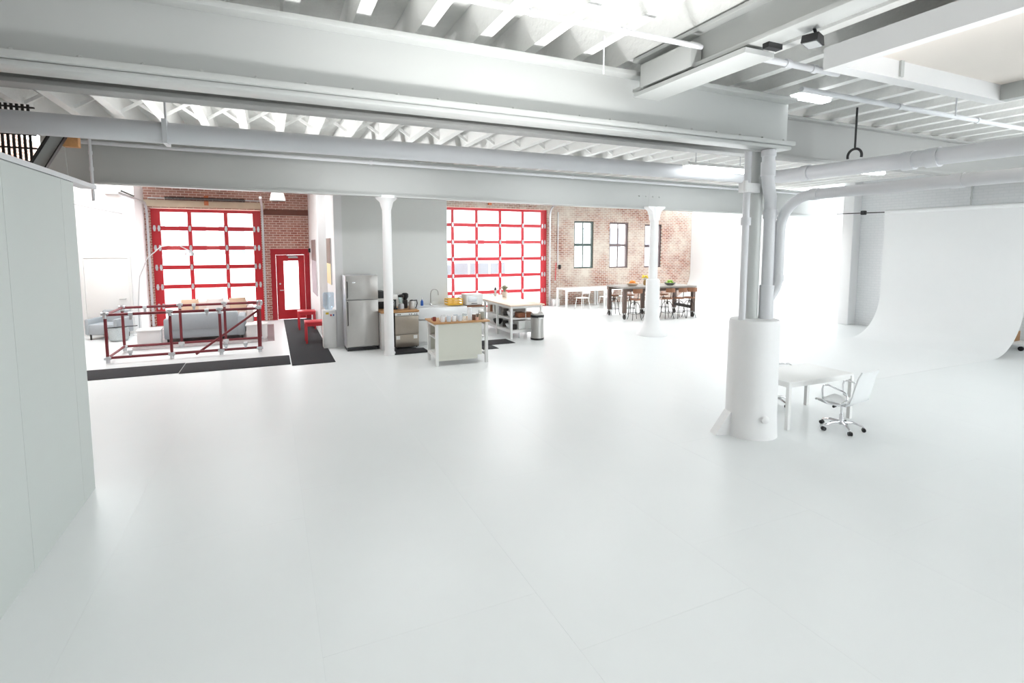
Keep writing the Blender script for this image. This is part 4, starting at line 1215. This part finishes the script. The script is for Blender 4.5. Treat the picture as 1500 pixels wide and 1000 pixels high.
G().lathe([(0.05, 0), (0.07, 0.06), (0.055, 0.16), (0.045, 0.18), (0.04, 0.18)], n=16).build('vase', mat('brown_glaze', (150, 118, 70), 0.4), t2)
for k in range(7):
    a = k * 0.9
    e = (0.09 * math.cos(a), 0.09 * math.sin(a), 0.27 + 0.03 * (k % 3))
    f_ = G().tube([(0, 0, 0.16), e], 0.004, 5).build('stem', mat('stem_green', (110, 140, 60), 0.6), t2)
    G().sphere(e, 0.04, 8, 5, 0.8).build('blossom', mat('yellow_petal', (236, 208, 60), 0.6), f_)

# white tables and chairs along the brick wall
def white_table(label, x0, x1, y0, y1, z):
    t_ = thing('work_table', label, 'table', ((x0 + x1) / 2, (y0 + y1) / 2, 0), 0)
    a, b2 = (x1 - x0) / 2, (y1 - y0) / 2
    G().rbox(-a, a, -b2, b2, z - 0.05, z, 0.006).build('top', M_LACQ, t_)
    for sx in (-1, 1):
        for sy in (-1, 1):
            G().box(sx * (a - 0.04) - 0.035, sx * (a - 0.04) + 0.035, sy * (b2 - 0.04) - 0.035, sy * (b2 - 0.04) + 0.035, 0, z - 0.05).build('leg', M_LACQ, t_)
    G().box(-a + 0.05, a - 0.05, -b2 + 0.02, -b2 + 0.05, z - 0.12, z - 0.05).build('apron', M_LACQ, t_)
    return t_
white_table('white long table along the brick wall nearest the right garage door', 10.72, 12.62, 18.3, 19.1, 0.78)
white_table('white long table along the brick wall behind the dining stools', 12.66, 14.6, 18.3, 19.1, 0.78)
def white_chair(label, x, y, rz):
    t_ = thing('cafe_chair', label, 'chair', (x, y, 0), rz, 'white chairs at the brick wall tables')
    G().rbox(-0.2, 0.2, -0.2, 0.2, 0.45, 0.475, 0.01).build('seat', M_LACQ, t_)
    for sx in (-1, 1):
        for sy in (-1, 1):
            G().tube([(sx * 0.16, sy * 0.16, 0.45), (sx * 0.22, sy * 0.22, 0.0)], 0.015, 8).build('leg', M_LACQ, t_)
        G().tube([(sx * 0.17, -0.18, 0.46), (sx * 0.18, -0.24, 0.82)], 0.013, 8).build('back_post', M_LACQ, t_)
    G().rbox(-0.19, 0.19, -0.25, -0.22, 0.64, 0.82, 0.01).build('backrest', M_LACQ, t_)
    return t_
white_chair('white chair at the wall table, closest to the right garage door', 11.15, 17.75, 0.1)
white_chair('white chair at the wall table, seen left of the dining table leg', 12.25, 17.75, 0)
white_chair('white chair at the wall table, seen through the dining stools', 13.1, 17.8, -0.1)
t2 = thing('wall_box', 'small white box on the wall foot beside the right garage door', 'box', (10.78, 19.3, 0))
G().rbox(-0.14, 0.14, -0.14, 0.14, 0, 0.26, 0.01).build('body', M_LACQ, t2)
G().rbox(-0.15, 0.15, -0.15, 0.15, 0.26, 0.29, 0.005).build('lid', M_LACQ, t2)

# ================================================================ DESK AND SWIVEL CHAIRS
dk = thing('desk', 'white rectangular desk behind the pedestal column', 'desk', (6.97, 5.17, 0), math.radians(-1))
G().rbox(-0.66, 0.66, -0.37, 0.37, 0.635, 0.665, 0.005).build('top', M_LACQ, dk)
for sx in (-1, 1):
    for sy in (-1, 1):
        G().box(sx * 0.635 - 0.025, sx * 0.635 + 0.025, sy * 0.345 - 0.025, sy * 0.345 + 0.025, 0, 0.635).build('leg', M_LACQ, dk)
for sy in (-1, 1):
    G().box(-0.61, 0.61, sy * 0.345 - 0.012, sy * 0.345 + 0.012, 0.585, 0.635).build('apron', M_LACQ, dk)
for sx in (-1, 1):
    G().box(sx * 0.635 - 0.012, sx * 0.635 + 0.012, -0.32, 0.32, 0.585, 0.635).build('apron', M_LACQ, dk)

def swivel_chair(label, loc, rz):
    t_ = thing('swivel_chair', label, 'office chair', loc, rz, 'white swivel chairs at the desk')
    for k in range(5):
        a = 0.3 + 2 * PI * k / 5
        c, s = math.cos(a), math.sin(a)
        lg = G().tube([(0.02 * c, 0.02 * s, 0.105), (0.14 * c, 0.14 * s, 0.11), (0.25 * c, 0.25 * s, 0.075), (0.265 * c, 0.265 * s, 0.055)], [0.02, 0.017, 0.014, 0.012], 8).build('base_arm', M_CHROME, t_)
        g = G()
        for o_ in (-0.014, 0.014):
            q = Vector((0.265 * c, 0.265 * s, 0.027)) + Vector((-s, c, 0)) * o_
            g.tube([q - Vector((-s, c, 0)) * 0.010, q + Vector((-s, c, 0)) * 0.010], 0.026, 12)
        g.build('caster', M_BLACK, lg)
    G().tube([(0, 0, 0.07), (0, 0, 0.22), (0, 0, 0.221), (0, 0, 0.36)], [0.026, 0.026, 0.015, 0.015], 12).build('gas_post', M_CHROME, t_)
    G().rbox(-0.09, 0.09, -0.10, 0.10, 0.345, 0.375, 0.008).build('seat_plate', M_GALV, t_)
    for sx in (-1, 1):
        g = G().tube([(sx * 0.09, 0.0, 0.355), (sx * 0.16, 0.0, 0.35)], 0.008, 6).tube([(sx * 0.15, 0.0, 0.35), (sx * 0.20, 0.0, 0.345)], 0.017, 8)
        g.build('lever', M_BLACK, t_)
    # one continuous sling for seat and back
    prof = [(0.25, 0.385), (0.235, 0.405), (0.12, 0.405), (-0.05, 0.40), (-0.15, 0.405), (-0.205, 0.44), (-0.235, 0.52), (-0.265, 0.66), (-0.30, 0.80), (-0.335, 0.88)]
    wv = [0.205, 0.21, 0.215, 0.215, 0.212, 0.21, 0.21, 0.212, 0.205, 0.195]
    vs_, fs = [], []
    n = 8
    for i, (y, z) in enumerate(prof):
        j0, j1 = prof[max(0, i - 1)], prof[min(len(prof) - 1, i + 1)]
        d = Vector((0, j1[0] - j0[0], j1[1] - j0[1])).normalized()
        nn = Vector((0, -d.z, d.y)) * 0.009
        for j in range(n + 1):
            u = j / n * 2 - 1
            sag = -0.012 * (1 - u * u)
            base = Vector((wv[i] * u, y, z))
            vs_.append(base + nn * (-1) + nn / 0.009 * sag * -1)
            vs_.append(base + nn + nn / 0.009 * sag * -1)
    m_ = (n + 1) * 2
    for i in range(len(prof) - 1):
        for j in range(n):
            a = i * m_ + j * 2
            fs.append((a, a + 2, a + m_ + 2, a + m_))
            fs.append((a + 1, a + m_ + 1, a + m_ + 3, a + 3))
        fs.append((i * m_, i * m_ + m_, i * m_ + m_ + 1, i * m_ + 1))
        e = i * m_ + n * 2
        fs.append((e, e + 1, e + m_ + 1, e + m_))
    for i in (0, len(prof) - 1):
        for j in range(n):
            a = i * m_ + j * 2
            fs.append((a, a + 1, a + 3, a + 2))
    G().add(vs_, fs).build('seat_and_back', mat('white_leather', (236, 238, 238), 0.45, var=0.01), t_)
    for sx in (-1, 1):
        G().tube([(sx * 0.215, 0.20, 0.395), (sx * 0.222, 0.10, 0.38), (sx * 0.225, -0.06, 0.39), (sx * 0.225, -0.21, 0.45)], 0.012, 8).build('side_rail', M_CHROME, t_)
        x = sx * 0.245
        G().tube([(x, -0.10, 0.39), (x, -0.20, 0.50), (x, -0.19, 0.56), (x, -0.16, 0.585), (x, 0.06, 0.635), (x, 0.12, 0.615), (x, 0.135, 0.56), (x, 0.12, 0.43), (x, 0.06, 0.385), (x, -0.10, 0.39)], 0.012, 8).build('armrest', M_CHROME, t_)
    return t_
swivel_chair('white swivel chair with chrome arms at the near side of the desk', (7.02, 4.55, 0), math.radians(4))
swivel_chair('white swivel chair mostly hidden behind the pedestal column at the far side of the desk', (7.20, 5.78, 0), math.radians(178))

# ================================================================ BACKDROP SWEEP
t2 = thing('backdrop_sweep', 'giant white paper backdrop curving from the right wall onto the floor', 'backdrop', (0, 0, 0))
XB, R_ = 15.58, 1.2
prof = [(9.6, 0.004), (XB - R_, 0.004)] + [(XB - R_ + R_ * math.sin(a), 0.004 + R_ * (1 - math.cos(a))) for a in [PI / 2 * k / 18 for k in range(1, 19)]] + [(XB, 3.42)]
g = G()
n = len(prof)
th = 0.006
up_ = []
for i, (x, z) in enumerate(prof):
    a, b_ = prof[max(0, i - 1)], prof[min(n - 1, i + 1)]
    d = Vector((b_[0] - a[0], 0, b_[1] - a[1])).normalized()
    up_.append((x - d.z * -th, z + d.x * -th * 0.4))
vs_ = []
for y in (6.05, 9.2):
    vs_ += [(x, y, z) for x, z in prof] + [(x, y, z) for x, z in up_]
fs = []
for i in range(n - 1):
    fs += [(i, i + 1, 2 * n + i + 1, 2 * n + i), (n + i, 3 * n + i, 3 * n + i + 1, n + i + 1), (i, n + i, n + i + 1, i + 1), (2 * n + i, 2 * n + i + 1, 3 * n + i + 1, 3 * n + i)]
fs += [(0, 2 * n, 3 * n, n), (n - 1, 2 * n - 1, 4 * n - 1, 3 * n - 1)]
M_SWEEP = mat('backdrop_vinyl', (236, 238, 238), 0.45, var=0.01)
g.add(vs_, fs).build('sheet', M_SWEEP, t2)
G().tube([(XB + 0.03, 4.6, 3.43), (XB + 0.03, 9.2, 3.43)], 0.06, 14).build('roller', M_SWEEP, t2)
G().tube([(XB + 0.03, 9.15, 3.43), (XB + 0.03, 10.6, 3.46)], 0.014, 8).build('crossbar', M_DKMETAL, t2)
G().rbox(XB - 0.03, XB + 0.09, 9.75, 9.87, 3.39, 3.51, 0.02).build('bar_clamp', M_BLACK, t2)

# equipment dolly beside the sweep
t2 = thing('equipment_dolly', 'low white dolly behind the right edge of the backdrop', 'dolly', (17.0, 5.2, 0))
t2.location = (16.50, 6.75, 0)
G().rbox(-0.36, 0.30, -0.55, 0.42, 0.14, 0.18, 0.008).build('deck', M_LACQ, t2)
for sx in (-0.28, 0.22):
    for sy in (-0.45, 0.32):
        G().tube([(sx - 0.02, sy, 0.055), (sx + 0.02, sy, 0.055)], 0.055, 14).build('caster', M_BLACK, t2)
t2 = thing('cardboard_box', 'brown cardboard box on the dolly behind the backdrop', 'box', (16.52, 6.72, 0.181))
G().rbox(-0.18, 0.18, -0.2, 0.2, 0, 0.24, 0.006).build('carton', mat('cardboard', (166, 128, 92), 0.8, var=0.08), t2)
G().box(-0.03, 0.03, -0.201, 0.201, 0.235, 0.242).build('tape', M_TAN, t2)
t2 = thing('light_stand', 'folded dark metal stand leaning on the dolly behind the backdrop', 'stand', (16.32, 7.0, 0.181))
G().tube([(0, 0.0, 0), (0.16, -0.05, 1.3)], 0.014, 8).build('leg', M_DKMETAL, t2)
G().tube([(0.16, 0.05, 0), (0.15, -0.04, 1.3)], 0.014, 8).build('leg', M_DKMETAL, t2)
G().tube([(0.04, 0.0, 0.4), (0.14, 0.02, 0.4)], 0.01, 8).build('brace', M_DKMETAL, t2)

# ================================================================ OUTSIDE, seen through the glass
pav = S(G().box(-25, 40, 19.76, 45, -0.3, -0.05).build('pavement_street', mat('bright_concrete', (205, 203, 200), 0.9, var=0.05, scale=1)), 'sunlit pale street outside the garage doors')
def house(label, x0, x1, y, hgt, m, cols, rows, wm):
    t_ = thing('street_building', label, 'building', ((x0 + x1) / 2, y, -0.05))
    a = (x1 - x0) / 2
    G().box(-a, a, 0, 6, 0, hgt).build('facade', m, t_)
    for i in range(cols):
        for j in range(rows):
            cx = -a + (i + 0.5) * 2 * a / cols
            cz = 1.2 + (j + 0.35) * (hgt - 1.2) / rows
            f_ = G().box(cx - 0.75, cx + 0.75, -0.08, 0.0, cz - 0.1, cz + 1.7).build('window_frame', M_LACQ, t_)
            G().box(cx - 0.62, cx + 0.62, -0.1, -0.081, cz, cz + 1.58).build('pane', wm, f_)
    G().box(-a - 0.1, a + 0.1, -0.25, 0.1, hgt, hgt + 0.35).build('cornice', M_LACQ, t_)
    return t_
M_PANE = mat('grey_far_glass', (120, 126, 134), 0.2)
house('pale building with grey windows across the street on the left', -6.5, 0.9, 33, 9, mat('pale_stucco', (236, 234, 230), 0.9), 4, 3, M_PANE)
house('white building across the street behind the right garage door', 12, 30, 36, 8, mat('white_stucco', (240, 240, 238), 0.9), 6, 2, M_PANE)
t2 = thing('parked_van', 'pale van parked outside the right garage door', 'van', (9.6, 25.5, -0.05))
G().prism([(-2.3, 0.35), (2.2, 0.35), (2.3, 0.9), (2.0, 1.1), (1.3, 1.95), (-2.1, 2.0), (-2.3, 1.6)], -0.95, 0.95).build('body', mat('van_white', (226, 230, 236), 0.3), t2)
for x in (-1.5, 1.45):
    for y in (-0.97, 0.75):
        G().tube([(x, y, 0.33), (x, y + 0.22, 0.33)], 0.33, 18).build('wheel', M_GALV, t2)
for x0, x1 in ((-1.9, -0.8), (-0.7, 0.3), (0.4, 1.2)):
    G().box(x0, x1, -0.965, -0.951, 1.15, 1.7).build('side_window', M_PANE, t2)
